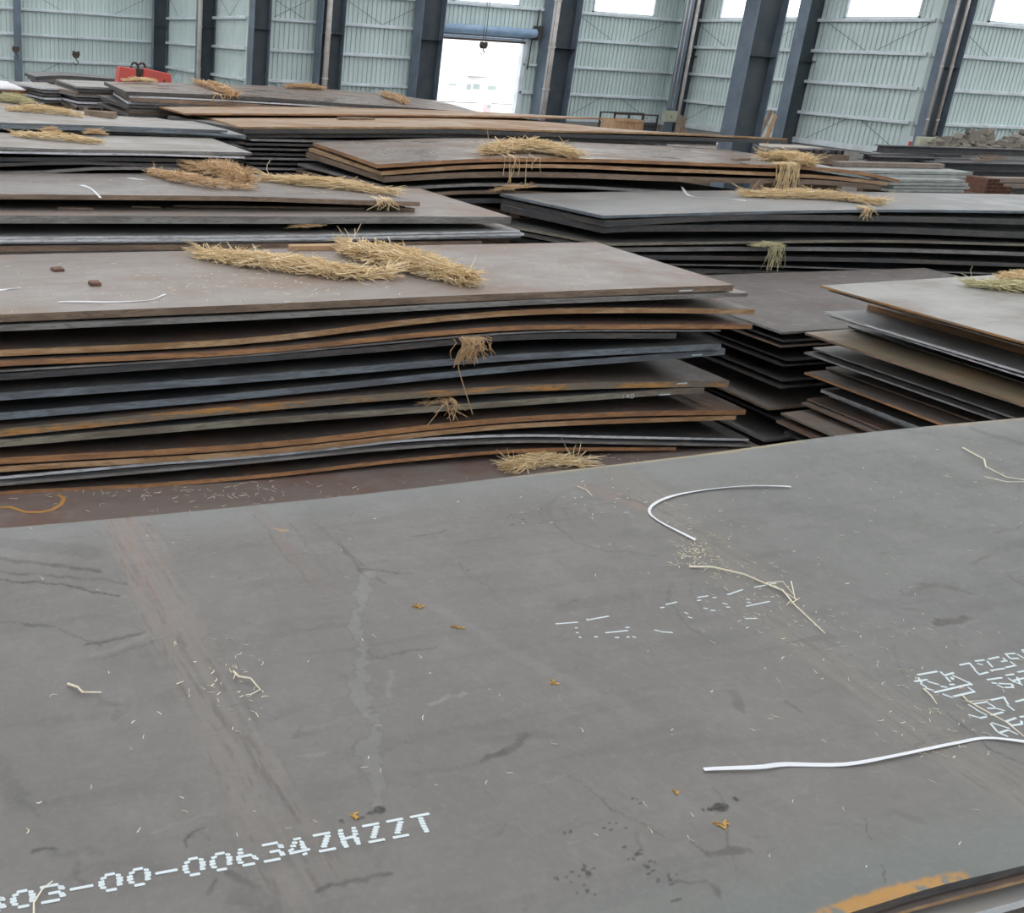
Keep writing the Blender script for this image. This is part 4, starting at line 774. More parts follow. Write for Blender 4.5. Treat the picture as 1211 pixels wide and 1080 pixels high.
straw_bundle('long straw bundle on the blue-grey stack behind at right', along(PB['F1'], (886,233),(920,234),(960,235),(1000,238),(1033,242)), .11, 1000, .34, tuft=50, hang=(on(1024,248,PB['F1']).x, 10.1, on(1024,248,PB['F1']).z, .12, .16, 26))
straw_bundle('greenish straw tuft hanging down the face of the blue-grey stack', [aty(x, y, 10.0) for x, y in ((894,292),(905,291),(920,292))], .05, 60, .25, STRAWG, hang=(aty(907,290,10.1)[0], 9.98, aty(907,290,10.1)[2], .2, .34, 36))
straw_bundle('greenish straw rope on the right fanned stack, front one', along(PB['D1'], (1152,340),(1180,343),(1211,345),(1240,347)), .075, 500, .25, STRAWG, tuft=25)
straw_bundle('golden straw wad on the right fanned stack, back one', along(PB['D1'], (1185,332),(1205,332),(1235,332)), .07, 300, .25, STRAW)

# loose straw litter: uncountable bits lying on the plates
def litter(name, recs, n, L_, m, lift=.002):
    mb = MB()
    for i in range(n):
        rec, cx, cy, sx, sy = R.choice(recs); p = on(R.gauss(cx, sx) if sx < 200 else cx+R.uniform(-sx, sx), R.gauss(cy, sy) if sx < 200 else cy+R.uniform(-sy, sy), rec, lift)
        if not (rec['Yf'] < p.y < rec['Yb'] and rec['x0'] < p.x < rec['x1']): continue
        a = R.random()*math.pi; l = L_*R.uniform(.3, 1); blade(mb, p, Vector((math.cos(a), math.sin(a), 0)), l, R.uniform(.0008, .0017)*(1 if rec is A1 else 2.0), R.gauss(0, .12))
    o = mb.build(name, m); tag(o, None, None, None, 'stuff'); return o
lt = litter('straw_litter', [(A1, 840, 660, 30, 14), (A1, 850, 640, 25, 25), (A1, 900, 700, 35, 25), (A1, 960, 740, 40, 30), (A1, 1060, 790, 60, 40), (A1, 820, 655, 14, 8), (A1, 820, 655, 12, 7), (A1, 700, 600, 60, 20), (A1, 280, 810, 30, 25), (A1, 1100, 560, 80, 30), (A1, 605, 800, 605, 230), (A1, 605, 800, 605, 230), (A1, 1120, 850, 40, 40)], 620, .02, CHAFF)
tag(lt, 'pale straw chaff scattered over the grey foreground plate', 'straw litter')
for key, lab, areas, n in (('B1', 'fine straw bits scattered on top of the tall bowed stack', [(150, 340, 120, 20), (600, 320, 120, 14), (300, 335, 80, 10)], 330), ('B0', 'fine straw bits on the reddish plate behind the foreground stack', [(300, 580, 120, 8), (200, 585, 100, 8), (700, 548, 60, 5)], 170), ('G1', 'fine straw bits around the bundles on the left middle stack', [(330, 225, 80, 6), (120, 218, 60, 6)], 60)):
    lt = litter('straw_litter', [(PB[key],)+a for a in areas], n, .07, CHAFF); tag(lt, lab, 'straw litter')

# white plastic strapping and dry stems
def ribbon(name, label, cat, pts, wd, m, th=.0014, up_=.004, n=40):
    P_ = [Vector(p) for p in pts]; pts2 = []
    for i in range(len(P_)-1):
        p0, p1, p2, p3 = P_[max(i-1, 0)], P_[i], P_[i+1], P_[min(i+2, len(P_)-1)]; K_ = max(2, n//len(P_))
        for k in range(K_): t = k/K_; pts2.append(.5*((2*p1)+(p2-p0)*t+(2*p0-5*p1+4*p2-p3)*t*t+(3*p1-p0-3*p2+p3)*t**3))
    pts2.append(P_[-1]); mb = MB(); vs = []
    for i, p in enumerate(pts2):
        d = (pts2[min(i+1, len(pts2)-1)]-pts2[max(i-1, 0)]).normalized(); s = Vector((-d.y, d.x, 0)).normalized(); lift = up_*(1+.6*math.sin(i*.5)); tl = .35*math.sin(i*.23)
        for a, z in ((-.5, 0), (.5, tl*wd), (.5, tl*wd+th), (-.5, th)): vs.append(p+s*a*wd+Vector((0, 0, lift+max(z, 0))))
    fs = []
    for i in range(len(pts2)-1):
        for j in range(4): fs.append((i*4+j, i*4+(j+1) % 4, i*4+4+(j+1) % 4, i*4+4+j))
    fs += [(3, 2, 1, 0), tuple(len(vs)-4+j for j in range(4))]; mb.add(vs, fs); o = mb.build(name, m); rebase(o, P_[0]); tag(o, label, cat); return o
ribbon('plastic_strap', 'white plastic strap bent in a hook on the foreground plate', 'strap', along(A1, (935,577),(880,577),(830,581),(790,590),(768,603),(780,618),(822,641)), .0105, STRAP)
ribbon('plastic_strap', 'long white plastic strap at the right of the foreground plate', 'strap', along(A1, (832,912),(895,911),(930,906),(1000,906),(1060,896),(1130,880),(1165,874),(1211,880),(1260,886)), .0098, STRAP)
ribbon('plastic_strap', 'white strap with a bent-up end on the blue-grey stack behind', 'strap', along(PB['F1'], (806,221),(812,230),(825,234),(850,235),(882,238)), .03, STRAP)
ribbon('plastic_strap', 'short white strap beside the batten on the left middle stack', 'strap', along(PB['G1'], (150,211.5),(170,213),(190,213.5)), .02, STRAP)
ribbon('plastic_strap', 'kinked white strap at the left of the left middle stack', 'strap', along(PB['G1'], (93,220),(104,222),(114,229),(119,235)), .025, STRAP)
ribbon('plastic_strap', 'long thin pale strap on the left part of the tall bowed stack', 'strap', along(PB['B1'], (68,358),(120,358),(165,357),(182,354),(196,349)), .016, STRAP)
ribbon('plastic_strap', 'thin pale strap at the left edge of the tall bowed stack', 'strap', along(PB['B1'], (-10,345),(8,343),(24,341)), .02, STRAP)
def stem(label, rec, px, r_=.003, twigs=(), m=None):
    m = m or CHAFF
    P_ = along(rec, *px); mb = MB().tube([p+Vector((0, 0, r_*1.5+.006*abs(math.sin(i*2.1)))) for i, p in enumerate(P_)], r_, 5, r_*.5)
    o = mb.build('dry_stem', m); rebase(o, P_[0]); tag(o, label, 'dry stem')
    for tw in twigs:
        T_ = along(rec, *tw); t = MB().tube([p+Vector((0, 0, r_+.004))-P_[0] for p in T_], r_*.55, 4, r_*.3).build('twig', m, o)
stem('long dry straw stem with a frayed knot on the foreground plate', A1, [(815,672),(842,674),(880,683),(905,692),(925,702),(938,718),(975,751)], .0036, [[(905,692),(925,690),(938,706)], [(915,695),(930,705),(943,712)], [(925,700),(935,712),(930,718)], [(935,716),(945,710)], [(935,690),(940,712)]])
stem('curved forked dry stem at the right edge of the foreground plate', A1, [(1138,531),(1163,546),(1165,555),(1190,566),(1215,571)], .0038, [[(1163,566),(1190,572),(1211,572)]])
stem('short twisted dry stem at the left of the foreground plate', A1, [(80,811),(92,817),(97,823),(120,821)], .0034, [[(92,816),(100,822)]])
stem('bent dry stem beside the brown scuffed band on the foreground plate', A1, [(276,796),(282,804),(296,806),(308,818)], .003, [[(308,818),(297,824),(290,825)], [(278,800),(276,806)]])
stem('dry stem crossing the stencilled numbers on the foreground plate', A1, [(40,1084),(40,1072),(50,1056),(62,1044)], .0022)
for i, (p, q, l) in enumerate((((805,579),(800,590),'near the hook-bent strap'), ((730,592),(742,603),'left of the hook-bent strap'), ((626,572),(628,566),'at the rear edge'))): pass
stem('short straw stalk lying left of the hook-bent strap', A1, [(683,576),(693,582),(700,589)], .0022)
stem('thin straw stalk across the stencilled numbers at the right edge', A1, [(1138,824),(1143,832),(1190,858),(1225,884)], .0022, [[(1143,832),(1170,830)]])
stem('dark straw stalk just left of the stencilled emblem', A1, [(1092,816),(1100,826),(1107,836)], .0024)
YEL = plain('yellow_flake', (.55, .33, .08), (.45, .25, .06), 20, .8)
def flake(px, py, s, label):
    p = on(px, py, A1, .001); mb = MB()
    for k in range(6):
        a = R.random()*6.28; blade(mb, p+Vector((J(.3*s), J(.3*s), .001)), Vector((math.cos(a), math.sin(a), .06)), s*R.uniform(.4, 1), .0028, J(.2))
    o = mb.build('yellow_flake', YEL); rebase(o, p); tag(o, label, 'flake')
flake(497, 718, .03, 'star-shaped yellow flake near the middle of the foreground plate'); flake(543, 743, .022, 'oblong yellow flake right of the star-shaped one')
flake(655, 808, .015, 'small yellow flake below the faded white marks'); flake(853, 975, .022, 'yellow flake just below the black oil spot'); flake(420, 966, .014, 'yellow flake above the letter H of the stencilled number'); flake(801, 938, .012, 'yellow flake left of the black oil spot')

# chips, battens, blocks on the plates
def block(name, label, cat, rec, px, size, rz, m, tilt=0, bev=.006):
    p = on(*px, rec); a, b, c = size; mb = MB()
    vs = [(-a, -b*.9, 0), (a*.95, -b, 0), (a, b*.92, 0), (-a*.97, b, 0), (-a*.95, -b*.88, c), (a*.9, -b*.95, c*.92), (a*.96, b*.9, c), (-a*.9, b*.94, c*.95)]
    mb.add(vs, [(3,2,1,0),(4,5,6,7),(0,1,5,4),(1,2,6,5),(2,3,7,6),(3,0,4,7)]); o = mb.build(name, m, bevel=bev); o.location = p; o.rotation_euler = (0, tilt, rz); tag(o, label, cat); return o
block('steel_scrap', 'small brown scrap block on the left of the tall bowed stack, nearer one', 'scrap', PB['B1'], (112, 337), (.045, .05, .03), .1, RUSTY)
block('steel_scrap', 'small brown scrap block on the left of the tall bowed stack, farther one', 'scrap', PB['B1'], (68, 320), (.05, .05, .025), .2, RUSTY)
block('steel_scrap', 'dark scrap bar near the hanging straw of the bowed brown stack', 'scrap', PB['H1'], (876, 189.5), (.24, .05, .04), .35, WEATH)
block('timber_block', 'weathered timber block on the upper grey far left stack', 'timber', PB['K1'], (119, 138.5), (.24, .09, .09), -.55, WEATH)
block('steel_scrap', 'rusty scrap piece behind the straw rope at far left', 'scrap', PB['K1'], (40, 126), (.16, .06, .05), .0, RUSTY)
block('steel_scrap', 'brown scrap strip on the long tan stack', 'scrap', PB['I1'], (421, 142), (.38, .06, .05), .05, WEATH)
def batten(label, rec, a, b, wd, th, m=WEATH, lift=0):
    p, q = on(*a, rec, lift), on(*b, rec, lift); d = q-p; L_ = d.length; o = MB().box((0, -wd/2, 0), (L_, wd/2, th)).build('timber_batten', m, bevel=.005)
    o.location = p; o.rotation_euler = (0, -math.asin(d.z/L_), math.atan2(d.y, d.x)); tag(o, label, 'batten')
batten('timber batten lying over the brown straw rope on the left middle stack', PB['G1'], (176, 207), (232, 214), .07, .08, TIMBER)
batten('long thin dark batten on the front ledge of the left middle stack', PB['G2'], (205, 245), (430, 248), .05, .025)
batten('rough batten angled at the right of the left middle stack ledge', PB['G2'], (408, 242), (490, 251), .06, .04)
batten('short batten beside the rough one on the left middle stack ledge', PB['G2'], (440, 246.5), (478, 247), .05, .03)
batten('broad dark timber offcut on the left of the middle stack ledge', PB['G2'], (68, 247), (110, 248), .10, .02)
batten('thin timber strip at the centre of the left middle stack ledge', PB['G2'], (155, 245.5), (190, 246.5), .04, .02)
batten('pale timber piece tucked behind the straw of the tall bowed stack', PB['B1'], (342, 296), (400, 295), .09, .05, TIMBER)

# ------------------------------------------------------------------ far right: beams, bundles, tubes, brown blocks
def ibeam(label, x0, x1, y, z0, h, b, m=None):
    m = m or T_DARK; r = empty('steel_beam', (x0, y, z0)); tag(r, label, 'steel beam'); L_ = x1-x0
    MB().box((0, -b/2, 0), (L_, b/2, .025)).build('flange', m, r); MB().box((0, -b/2, h-.025), (L_, b/2, h)).build('flange', m, r); MB().box((0, -.01, .025), (L_, .01, h-.025)).build('web', m, r)
YN = 23.
def zz(px, py, Y=YN): p = aty(px, py, Y); return p[0], p[2]
BEAM = steel('dark_painted_beam', (.075, .075, .085), (.11, .105, .11), rough=(.4, .6))
x, z = zz(1050, 182); h = zz(1050, 173)[1]-z
ibeam('long dark steel beam, topmost in front of the brown block pile', x, x+9, YN+.4, z, h, .3, BEAM)
x, z = zz(1092, 200.5, 22.5); x2, z2 = zz(1092, 190.5, 22.5)
for k in range(3): ibeam('wide dark steel beam under the topmost one, %s of three side by side' % ('front', 'middle', 'rear')[k], x-.2*k, x+8, 22.5+k*.52, z, z2-z, .5, BEAM)
for i, (ya, yb_) in enumerate(((201, 209.5), (210.5, 218.5), (219, 227.5))):
    x, z = zz(1098, yb_, 22.3); x2, z2 = zz(1098, ya, 22.3); ibeam('dark steel beam behind the rusty square tubes, %s of three layers' % ('top', 'middle', 'bottom')[i], x, x+8, 22.5, z, z2-z, .42, BEAM)
    ibeam('dark steel beam in the rear rank, %s of three layers' % ('top', 'middle', 'bottom')[i], x+.1, x+8, 23.2, z, z2-z, .42, BEAM)
for i, (xa, xb, ya, yb_, yy) in enumerate(((1020, 1098, 181, 191, 23.2), (1030, 1104, 184, 193, 22.8))):
    x, z = zz(xa, yb_-2, yy); x1_, z1_ = zz(xb, yb_, yy); z2 = zz(xa, ya, yy)[1]
    ibeam('short dark steel beam left of the long beams, %s one' % ('rear', 'front')[i], x, x1_, yy, min(z, z1_), z2-z, .35, BEAM)
def bars(label, x0, x1, y, z0, z1, n, m, name='flat_bar', group=None, w=.5):
    h = (z1-z0)/n
    for k in range(n):
        o = MB().box((0, -w/2, 0), (x1-x0+J(.15), w/2, h*.86)).build(name, m, bevel=.008); o.location = (x0+J(.08), y+J(.03), z0+k*h); tag(o, '%s, %s of the bundle' % (label, ['bottom', 'second up', 'third up', 'fourth up', 'fifth up'][k] if k < n-1 or n == 1 else 'topmost'), 'steel bar', group)
STEELB = plain('pale_bar_steel', (.34, .36, .35), (.25, .27, .27), 4, .45); BRBAR = plain('brown_bar_steel', (.24, .19, .16), (.18, .145, .125), 4, .5)
x, z = zz(980, 206.5, 20); x1_, z1_ = zz(1132, 209.5, 20); bars('pale wide steel bar behind the bowed brown stack', x, x1_, 20, z1_, zz(1132, 201, 20)[1], 2, STEELB, group='pale bars behind the bowed stack', w=.7)
x, z = zz(1040, 226, 19.6); x1_, z1_ = zz(1130, 226, 19.6); bars('pale thin steel bar above the blue-grey stack', x, x1_, 19.6, z1_, zz(1130, 210.5, 19.6)[1], 4, STEELB, group='pale bars above the blue-grey stack', w=.6)
x, z = zz(985, 196, 20.4); x1_, z1_ = zz(1111, 199, 20.4); bars('long brown steel bar above the pale bars', x, x1_, 20.4, z1_, zz(1111, 192.5, 20.4)[1], 1, BRBAR, w=.25)
x, z = zz(893, 181, 25); x1_, z1_ = zz(951, 183.5, 25); bars('pale timber plank beside the big free-standing column', x, x1_, 25, z1_, zz(951, 172.5, 25)[1], 4, plain('grey_plank', (.42, .38, .34), (.34, .31, .28), 4, .8), 'timber_plank', 'planks by the free-standing column', w=1.)
x, z = zz(896, 187, 22.4); x1_, z1_ = zz(965, 189.5, 22.4); bars('brown bar lying before the pale timber planks', x, x1_, 22.4, z1_, zz(965, 184.5, 22.4)[1], 1, BRBAR, w=.3)
x, z = zz(800, 170, 27); x1_, z1_ = zz(842, 175, 27); bars('pale plank seen left of the big free-standing column', x, x1_, 27, z1_, zz(842, 168, 27)[1], 2, plain('white_plank', (.55, .5, .46), (.45, .42, .4), 4, .8), 'timber_plank', 'planks left of the column', w=.8)
def square_tube(label, x0, y, z, s, L_, along_y, group, m=RUSTY):
    t = s*.1; pr = [((-s/2, 0), (s/2, t)), ((-s/2, s-t), (s/2, s)), ((-s/2, t), (-s/2+t, s-t)), ((s/2-t, t), (s/2, s-t))]; mb = MB()
    for (a0, b0), (a1, b1) in pr:
        if along_y: mb.box((a0, 0, b0), (a1, L_, b1))
        else: mb.box((0, a0, b0), (L_, a1, b1))
    if along_y: mb.box((-s/2+t, L_*.9, t), (s/2-t, L_*.92, s-t))  # added inner plug that keeps far-end light out of the tube
    o = mb.build('square_tube', m); o.location = (x0, y, z); tag(o, label, 'steel tube', group)
for r_ in range(4):
    n = (6, 6, 4, 3)[r_]
    for c in range(n):
        x, z = zz(1166+c*5.4, 229, 20.5); square_tube('rusty square tube in the stepped pile, %s row, %s' % (('bottom', 'second', 'third', 'top')[r_], ('leftmost', 'second from left', 'third from left', 'fourth from left', 'fifth from left', 'rightmost')[c]), x, 20.5, zz(1180, 229.5, 20.5)[1]+r_*.108, .105, 1.6, True, 'rusty square tubes')
for i, px in enumerate((954, 961.5, 970, 979, 988, 996)):
    x, z = zz(px, 182.5, 24.2)[0], zz(975, 182.5, 24.2)[1]; square_tube('dark square tube in the small row by the side wall, %s from left' % ('first', 'second', 'third', 'fourth', 'fifth', 'sixth')[i], x, 24.2, z, .13, 1.5, True, 'row of dark tubes by the side wall', BEAM)
x, z = zz(1190, 226, 20.2); bars('tan steel bar right of the rusty square tubes', x, x+4, 21.0, z, zz(1190, 213, 20.2)[1], 2, BRBAR, group='tan bars right of the tubes', w=.4)
for i, (a, b) in enumerate((((1148, 191), (1172, 193.5)), ((1160, 189), (1190, 190)), ((1155, 194), (1182, 192)))):
    p, q = aty(*a, 22.4+i*.15), aty(*b, 22.6+i*.1); p[2] = q[2] = zz(1150, 190.5, 22.5)[1]+.01+i*.05; o = MB().box((0, -.03, 0), (float(np.linalg.norm(q-p)), .03, .05)).build('timber_stick', WEATH); o.location = p; o.rotation_euler.z = math.atan2(q[1]-p[1], q[0]-p[0]); tag(o, 'thin timber stick on the dark beams, %s of three' % ('left', 'middle', 'right')[i], 'timber', 'sticks on the beams')
def support(x0, x1, y0, y1, zt, label):
    r = empty('sleeper_crib', ((x0+x1)/2, (y0+y1)/2, 0)); tag(r, label, 'timber', 'sleepers at the far side'); n = max(1, int(zt/.3)); h = zt/n
    for k in range(n):
        if k % 2: 
            for sx in (x0+.1, x1-.1): MB().box((sx-.1-(x0+x1)/2, -(y1-y0)/2, k*h), (sx+.1-(x0+x1)/2, (y1-y0)/2, k*h+h-.003)).build('sleeper', WEATH, r)
        else:
            for sy in (y0+.1, y1-.1): MB().box((-(x1-x0)/2, sy-.1-(y0+y1)/2, k*h), ((x1-x0)/2, sy+.1-(y0+y1)/2, k*h+h-.003)).build('sleeper', WEATH, r)
def sup_px(px0, px1, py, Y, dep, label, dz=0): a, b = aty(px0, py, Y), aty(px1, py, Y); support(a[0], b[0], Y-.05, Y+dep, a[2]+dz, label)
x, z = zz(1092, 200.5, 22.5)
support(x+.6, x+5, 22.2, 24, zz(1098, 227.5, 22.3)[1]-.02, 'timber sleeper crib under the long dark steel beams')
support(aty(1166, 229, 20.5)[0]-.1, aty(1197, 229, 20.5)[0]+.15, 20.45, 22.1, zz(1180, 229.5, 20.5)[1]-.002, 'timber sleeper crib under the rusty square tubes')
support(aty(954, 182, 24.2)[0]-.1, aty(998, 182, 24.2)[0]+.2, 24.15, 25.6, zz(975, 182.5, 24.2)[1]-.002, 'timber sleeper crib under the row of dark tubes')
support(aty(1045, 226, 19.6)[0], aty(1128, 226, 19.6)[0], 19.3, 20.4, zz(1130, 226, 19.6)[1]-.02, 'timber sleeper crib under the pale bars')
support(aty(893, 181, 25)[0], aty(925, 181, 25)[0], 24.6, 25.4, zz(951, 183.5, 25)[1]-.02, 'timber sleeper crib under the pale planks beside the column')
support(aty(800, 175, 27)[0], aty(840, 175, 27)[0], 26.6, 27.4, zz(842, 175, 27)[1]-.02, 'timber sleeper crib under the pale planks left of the column')
support(aty(725, 155, 37)[0], aty(759, 155, 37)[0], 36.9, 38.0, zz(725.5, 153, 37)[1]-.16, 'timber sleeper crib under the pale wooden crate')
# brown block pile: broken blocks, each its own
ch = MB().box((-5.6, -.4, 0), (6, .9, zz(1150, 178, 26.6)[1])).build('concrete_ledge', CONC, bevel=.03); ch.location = (aty(1105, 178, 26.6)[0]+6.9, 26.9, 0); tag(ch, 'low concrete ledge that carries the pile of brown blocks', 'ledge')
bi = 0; placed = []
for row, (n, yb_, prob) in enumerate(((21, 177, 1), (19, 171.5, .95), (13, 166, .85), (6, 160, .8))):
    for c in range(n):
        if R.random() > prob: continue
        px = (1108 if row < 2 else 1110)+c*(6.6+row*.5)+J(2); 
        if row == 3: px = 1147+c*6+J(2); px = px if c < 4 else 1195+c*4
        p = aty(px, yb_, 26.4+.22*row+J(.12)); a, b, cc = R.uniform(.13, .27), R.uniform(.12, .2), R.uniform(.12, .22)
        mb = MB(); mb.add([(sx*a*R.uniform(.75, 1.05), sy*b*R.uniform(.75, 1.05), (0 if sz < 0 else cc)*R.uniform(.85, 1.05)) for sz in (-1, 1) for sx, sy in ((-1,-1),(1,-1),(1,1),(-1,1))], [(3,2,1,0),(4,5,6,7),(0,1,5,4),(1,2,6,5),(2,3,7,6),(3,0,4,7)])
        o = mb.build('broken_block', BLOCK, bevel=.015); o.location = p; o.rotation_euler = (J(.3), J(.55), R.uniform(-.8, .8)); tag(o, 'grey-brown broken block, %s row of the pile, %s from the left' % (('bottom', 'second', 'third', 'top')[row], (['first']+ORD[1:]+['twenty-first'])[c]), 'block', 'pile of brown blocks')
# notice on the side wall
p = atx(1069.5, 168.5, 35.6); r = empty('notice_board', (35.85, p[1], p[2]-.13)); tag(r, 'small white and red notice board low on the right side wall', 'notice')
MB().box((0, -.22, 0), (.03, .22, .36)).build('panel', PAINT, r); MB().box((-.006, -.16, .02), (0, .02, .17)).build('red_print', REDP, r)
# planks leaning against the columns
def lean(label, a, b, Y, wd, m):
    p, q = aty(*a, Y), aty(*b, Y+.5); p = q+(p-q)*(q[2]/(q[2]-p[2])); d = Vector(q-p); o = MB().box((-wd/2, -.03, 0), (wd/2, .03, d.length)).build('leaning_plank', m, bevel=.006); o.location = p; o.rotation_mode = 'QUATERNION'; o.rotation_quaternion = Vector((0, 0, 1)).rotation_difference(d.normalized()); tag(o, label, 'plank')
lean('pale plank leaning behind the free-standing column, front one', (893, 172), (912, 131), 32.2, .16, WEATH); lean('brown plank leaning behind the free-standing column, rear one', (903, 173), (917, 136), 32.5, .2, TIMBER)
for i, (a, b) in enumerate((((801, 156), (806, 137)), ((806, 157), (809, 139)), ((811, 158), (805, 146)))): lean('short brown board leaning by the far corner column, %s' % ('left one', 'middle one', 'right one')[i], a, b, 38.6+i*.2, .22, WEATH)
# crate and cage before the middle wall
x0, z0 = zz(725.5, 153, 37); x1_, z1_ = zz(759.5, 153, 37); zt = zz(725.5, 141, 37)[1]; hz = zt-z0
r = empty('wooden_crate', ((x0+x1_)/2, 37, z0-.15)); tag(r, 'pale wooden crate standing before the corrugated middle wall', 'crate'); wd = (x1_-x0)/2; hz += .15
for nm, a, b in (('base', (-wd, 0, 0), (wd, .9, .04)), ('front_panel', (-wd, 0, .04), (wd, .03, hz)), ('rear_panel', (-wd, .87, .04), (wd, .9, hz)), ('side_panel', (-wd, .03, .04), (-wd+.03, .87, hz)), ('side_panel', (wd-.03, .03, .04), (wd, .87, hz))): MB().box(a, b).build(nm, TIMBER, r)
for k in range(5): xx = -wd+k*(2*wd-.08)/4; MB().box((xx, -.04, .0), (xx+.08, 0, hz)).build('batten', TIMBER, r)
MB().box((-wd, -.05, hz-.09), (wd, -.0, hz)).build('rail', TIMBER, r)
x0, z0 = zz(724, 155, 38.3); x1_, _ = zz(776, 155, 38.3); zt = zz(745, 134.5, 38.3)[1]
r = empty('steel_cage', (x0, 38.3, 0)); tag(r, 'dark steel cage frame behind the wooden crate', 'cage'); L_ = x1_-x0; hz = zt
for yy in (0, 1.0):
    for k in range(4): MB().box((k*(L_-.06)/3, yy, 0), (k*(L_-.06)/3+.06, yy+.06, hz)).build('post', DIRON, r)
    for zz_ in (hz-.06, hz-.5, hz*.4): MB().box((0, yy, zz_), (L_, yy+.06, zz_+.06)).build('rail', DIRON, r)
MB().box((L_*.62, .07, 0), (L_, .1, hz*.8)).build('mesh_panel', COLM, r)

# red lifting beam with shackles on the far pile
x0, z0 = zz(137, 98.5, 24.9); x1_, _ = zz(201, 98.5, 24.9); zb = z0-.06
r = empty('lifting_beam', ((x0+x1_)/2, 24.9, zb)); tag(r, 'red lifting beam with dark shackles on the far pile', 'lifting beam'); hw = (x1_-x0)/2
def half(xa, xb, hl, hr, nm): MB().prism([(xa, 0), (xb, 0), (xb-.05, hr), (xa+.06, hl)], (0, -.22, 0), (0, .22, 0), (1, 0, 0), (0, 0, 1)).build(nm, REDP, r, bevel=.02)
half(-hw, -hw*.28, .46, .42, 'red_box'); half(-hw*.1, hw*1.02, .44, .34, 'red_box')
MB().box((-hw*.28, -.12, .02), (-hw*.1, .12, .2)).build('yoke', DIRON, r)
for sx in (-.32, -.06): 
    MB().tube([(hw*sx+.09*math.cos(t*.6), 0, .44+.11*math.sin(t*.6)) for t in range(11)], .03, 6).build('shackle', DIRON, r); MB().box((hw*sx-.08, -.06, .2), (hw*sx+.08, .06, .42)).build('lug', DIRON, r)
for sx in (-.75, .2, .7): MB().box((hw*sx-.02, -.235, .04), (hw*sx+.02, -.22, .2)).build('paint_stripe', DIRON, r)
# white tarpaulin lump at the left edge
TARP = mat('white_tarpaulin', (.75, .74, .76), .6); p = aty(2, 105, 26.2); mb = MB(); vs = []; fs = []
for j in range(7):
    for i in range(11):
        u, v = i/10, j/6; e = math.sin(math.pi*min(1, max(0, u)))**.6*math.sin(math.pi*v)**.5; vs.append(((u-.6)*1.3, (v-.5)*.9, e*(.13+.05*math.sin(9*u+4*v))))
for j in range(6):
    for i in range(10): a = j*11+i; fs.append((a, a+1, a+12, a+11))
tp = link('tarpaulin', mesh('tarpaulin', vs, fs, TARP, smooth=True)); tp.modifiers.new('s', 'SOLIDIFY').thickness = .02; tp.location = (p[0], 26.2, p[2]+.02); tag(tp, 'white tarpaulin lump on the far pile at the left edge', 'tarpaulin')

# crane hooks on wire ropes
def hook(px, py0, py1, Y, label, s=1., rope=None):
    p, q = aty(px, py1, Y), aty(px, py0, Y); H_ = q[2]-p[2]; r = empty('crane_hook', p); tag(r, label, 'crane hook')
    hk = [(0, 0, .46*H_)]+[(math.cos(t)*.17*H_, 0, .18*H_+math.sin(t)*.17*H_) for t in [math.radians(a) for a in (75, 30, -20, -70, -120, -165, -195)]]
    MB().tube(hk, .05*H_, 6, .025*H_).build('hook', DIRON, r)
    w_ = .3*H_
    MB().prism([(-w_*.5, .48*H_), (w_*.5, .48*H_), (w_*.95, .7*H_), (w_*.8, H_), (.15*w_, .93*H_), (-.15*w_, .93*H_), (-w_*.8, H_), (-w_*.95, .7*H_)], (0, -.09*s, 0), (0, .09*s, 0), (1, 0, 0), (0, 0, 1)).build('hook_block', DIRON, r, bevel=.015)
    for sx in (-.4, .4): MB().tube([(w_*sx, 0, .95*H_), (w_*sx*.7, 0, TOP-p[2])], .012*s, 4).build('wire_rope', DIRON if s == 1 else COLF, r)
hook(570.5, 49, 65.5, 34, 'dark crane hook block hanging in the bright doorway')
hook(90, 60, 77, 38, 'small crane hook hanging before the back wall at left', .5); hook(19, 54, 70, 38, 'small crane hook hanging at the slim left column', .5)
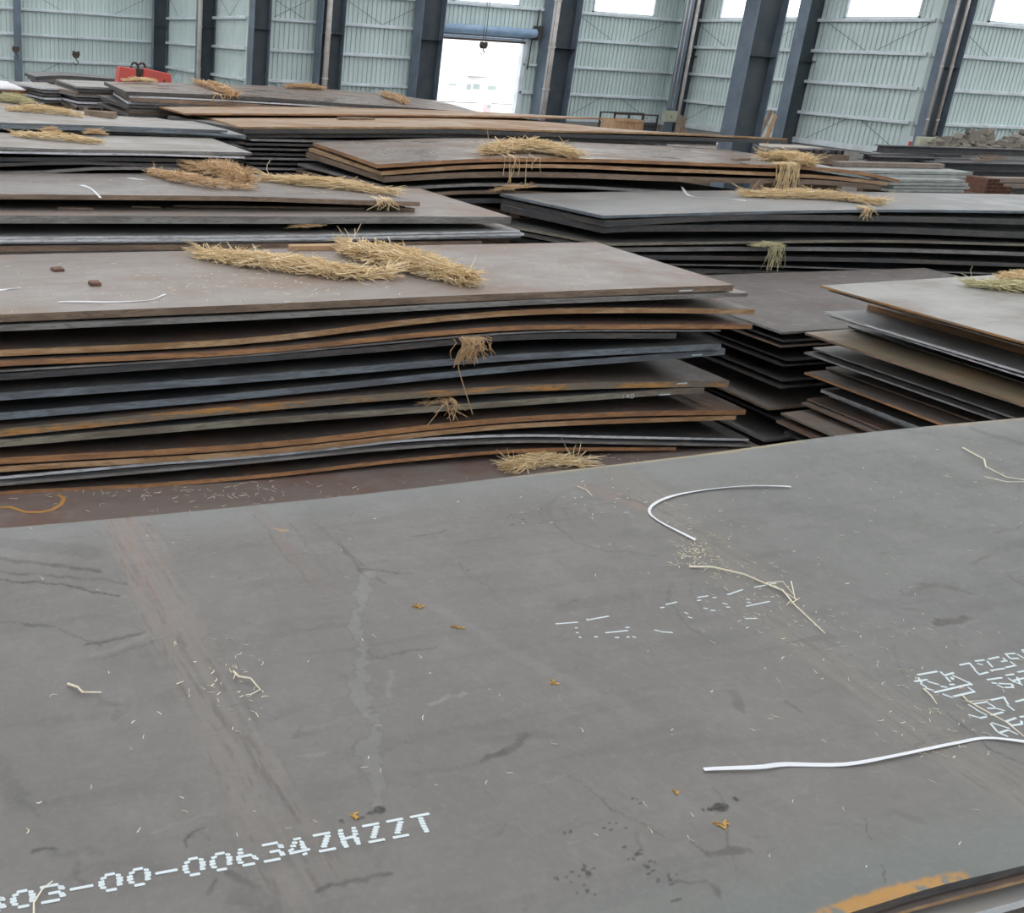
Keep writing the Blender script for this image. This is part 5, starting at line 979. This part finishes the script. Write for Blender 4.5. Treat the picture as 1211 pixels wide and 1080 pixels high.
# outside, seen through the doorway: pale building and a washed-out pink cart
def far(px, py, Y=80): p = aty(px, py, Y); return p[0], p[2]
x0, _ = far(470, 60); x1_, _ = far(680, 60)
r = empty('pale_building', ((x0+x1_)/2, 80, 0)); tag(r, 'pale building with small windows beyond the open doorway', 'building'); hw = (x1_-x0)/2
MB().box((-hw, 0, 0), (hw, 8, 7.6)).build('wall', WHITE, r); MB().box((-hw-.3, -.3, 7.6), (hw+.3, 8.3, 7.9)).build('roof', ROOF, r)
GREYW = mat('grey_window_recess', (.30, .36, .36), .3)
for a, b, c, d in ((529.5, 97, 540, 102.5), (551, 98, 557, 107.5), (558.5, 98, 567.5, 107), (576, 100, 586.5, 108)):
    u0, v1 = far(a, b); u1, v0 = far(c, d); cx = u0-(x0+x1_)/2; dx = u1-u0; o = MB().box((cx, -.06, v0), (cx+dx, -.0, v1)).build('window', WHITE, r); MB().box((cx+.08, -.075, v0+.08), (cx+dx-.08, -.06, v1-.08)).build('pane', GREYW, o)
u0, v1 = far(553, 90); u1, v0 = far(569, 92); MB().box((u0-(x0+x1_)/2, -.9, v0), (u1-(x0+x1_)/2, 0, v0+.12)).build('canopy', CONC, r)
PINK = mat('washed_out_pink', (.75, .42, .45), .4); x, z = far(562, 128, 76); r = empty('pink_cart', (x, 76, -.05)); tag(r, 'faint pink and white cart standing outside the doorway', 'cart')  # pink and wheels paled, the outdoor overexposure put into the colour
x_ = far(562, 128, 76)[0]; r.location = (far(564, 128, 61)[0], 61, -.05); r.scale = (.5, .5, .5)
MB().box((-1.6, -.9, .6), (.5, .9, 1.7)).build('cargo_bed', WHITE, r); MB().box((.55, -.9, .5), (1.7, .9, 1.9)).build('cab', PINK, r, bevel=.12); MB().box((1.0, -.92, 1.25), (1.5, -.9, 1.7)).build('side_window', GREYW, r); MB().box((-1.7, -.6, .4), (1.6, .6, .55)).build('chassis', ROOF, r)
for sx in (-1., 1.1):
    for sy in (-.8, .8): MB().tube([(sx, sy-.12, .38), (sx, sy+.12, .38)], .38, 14).build('wheel', ROOF, r)
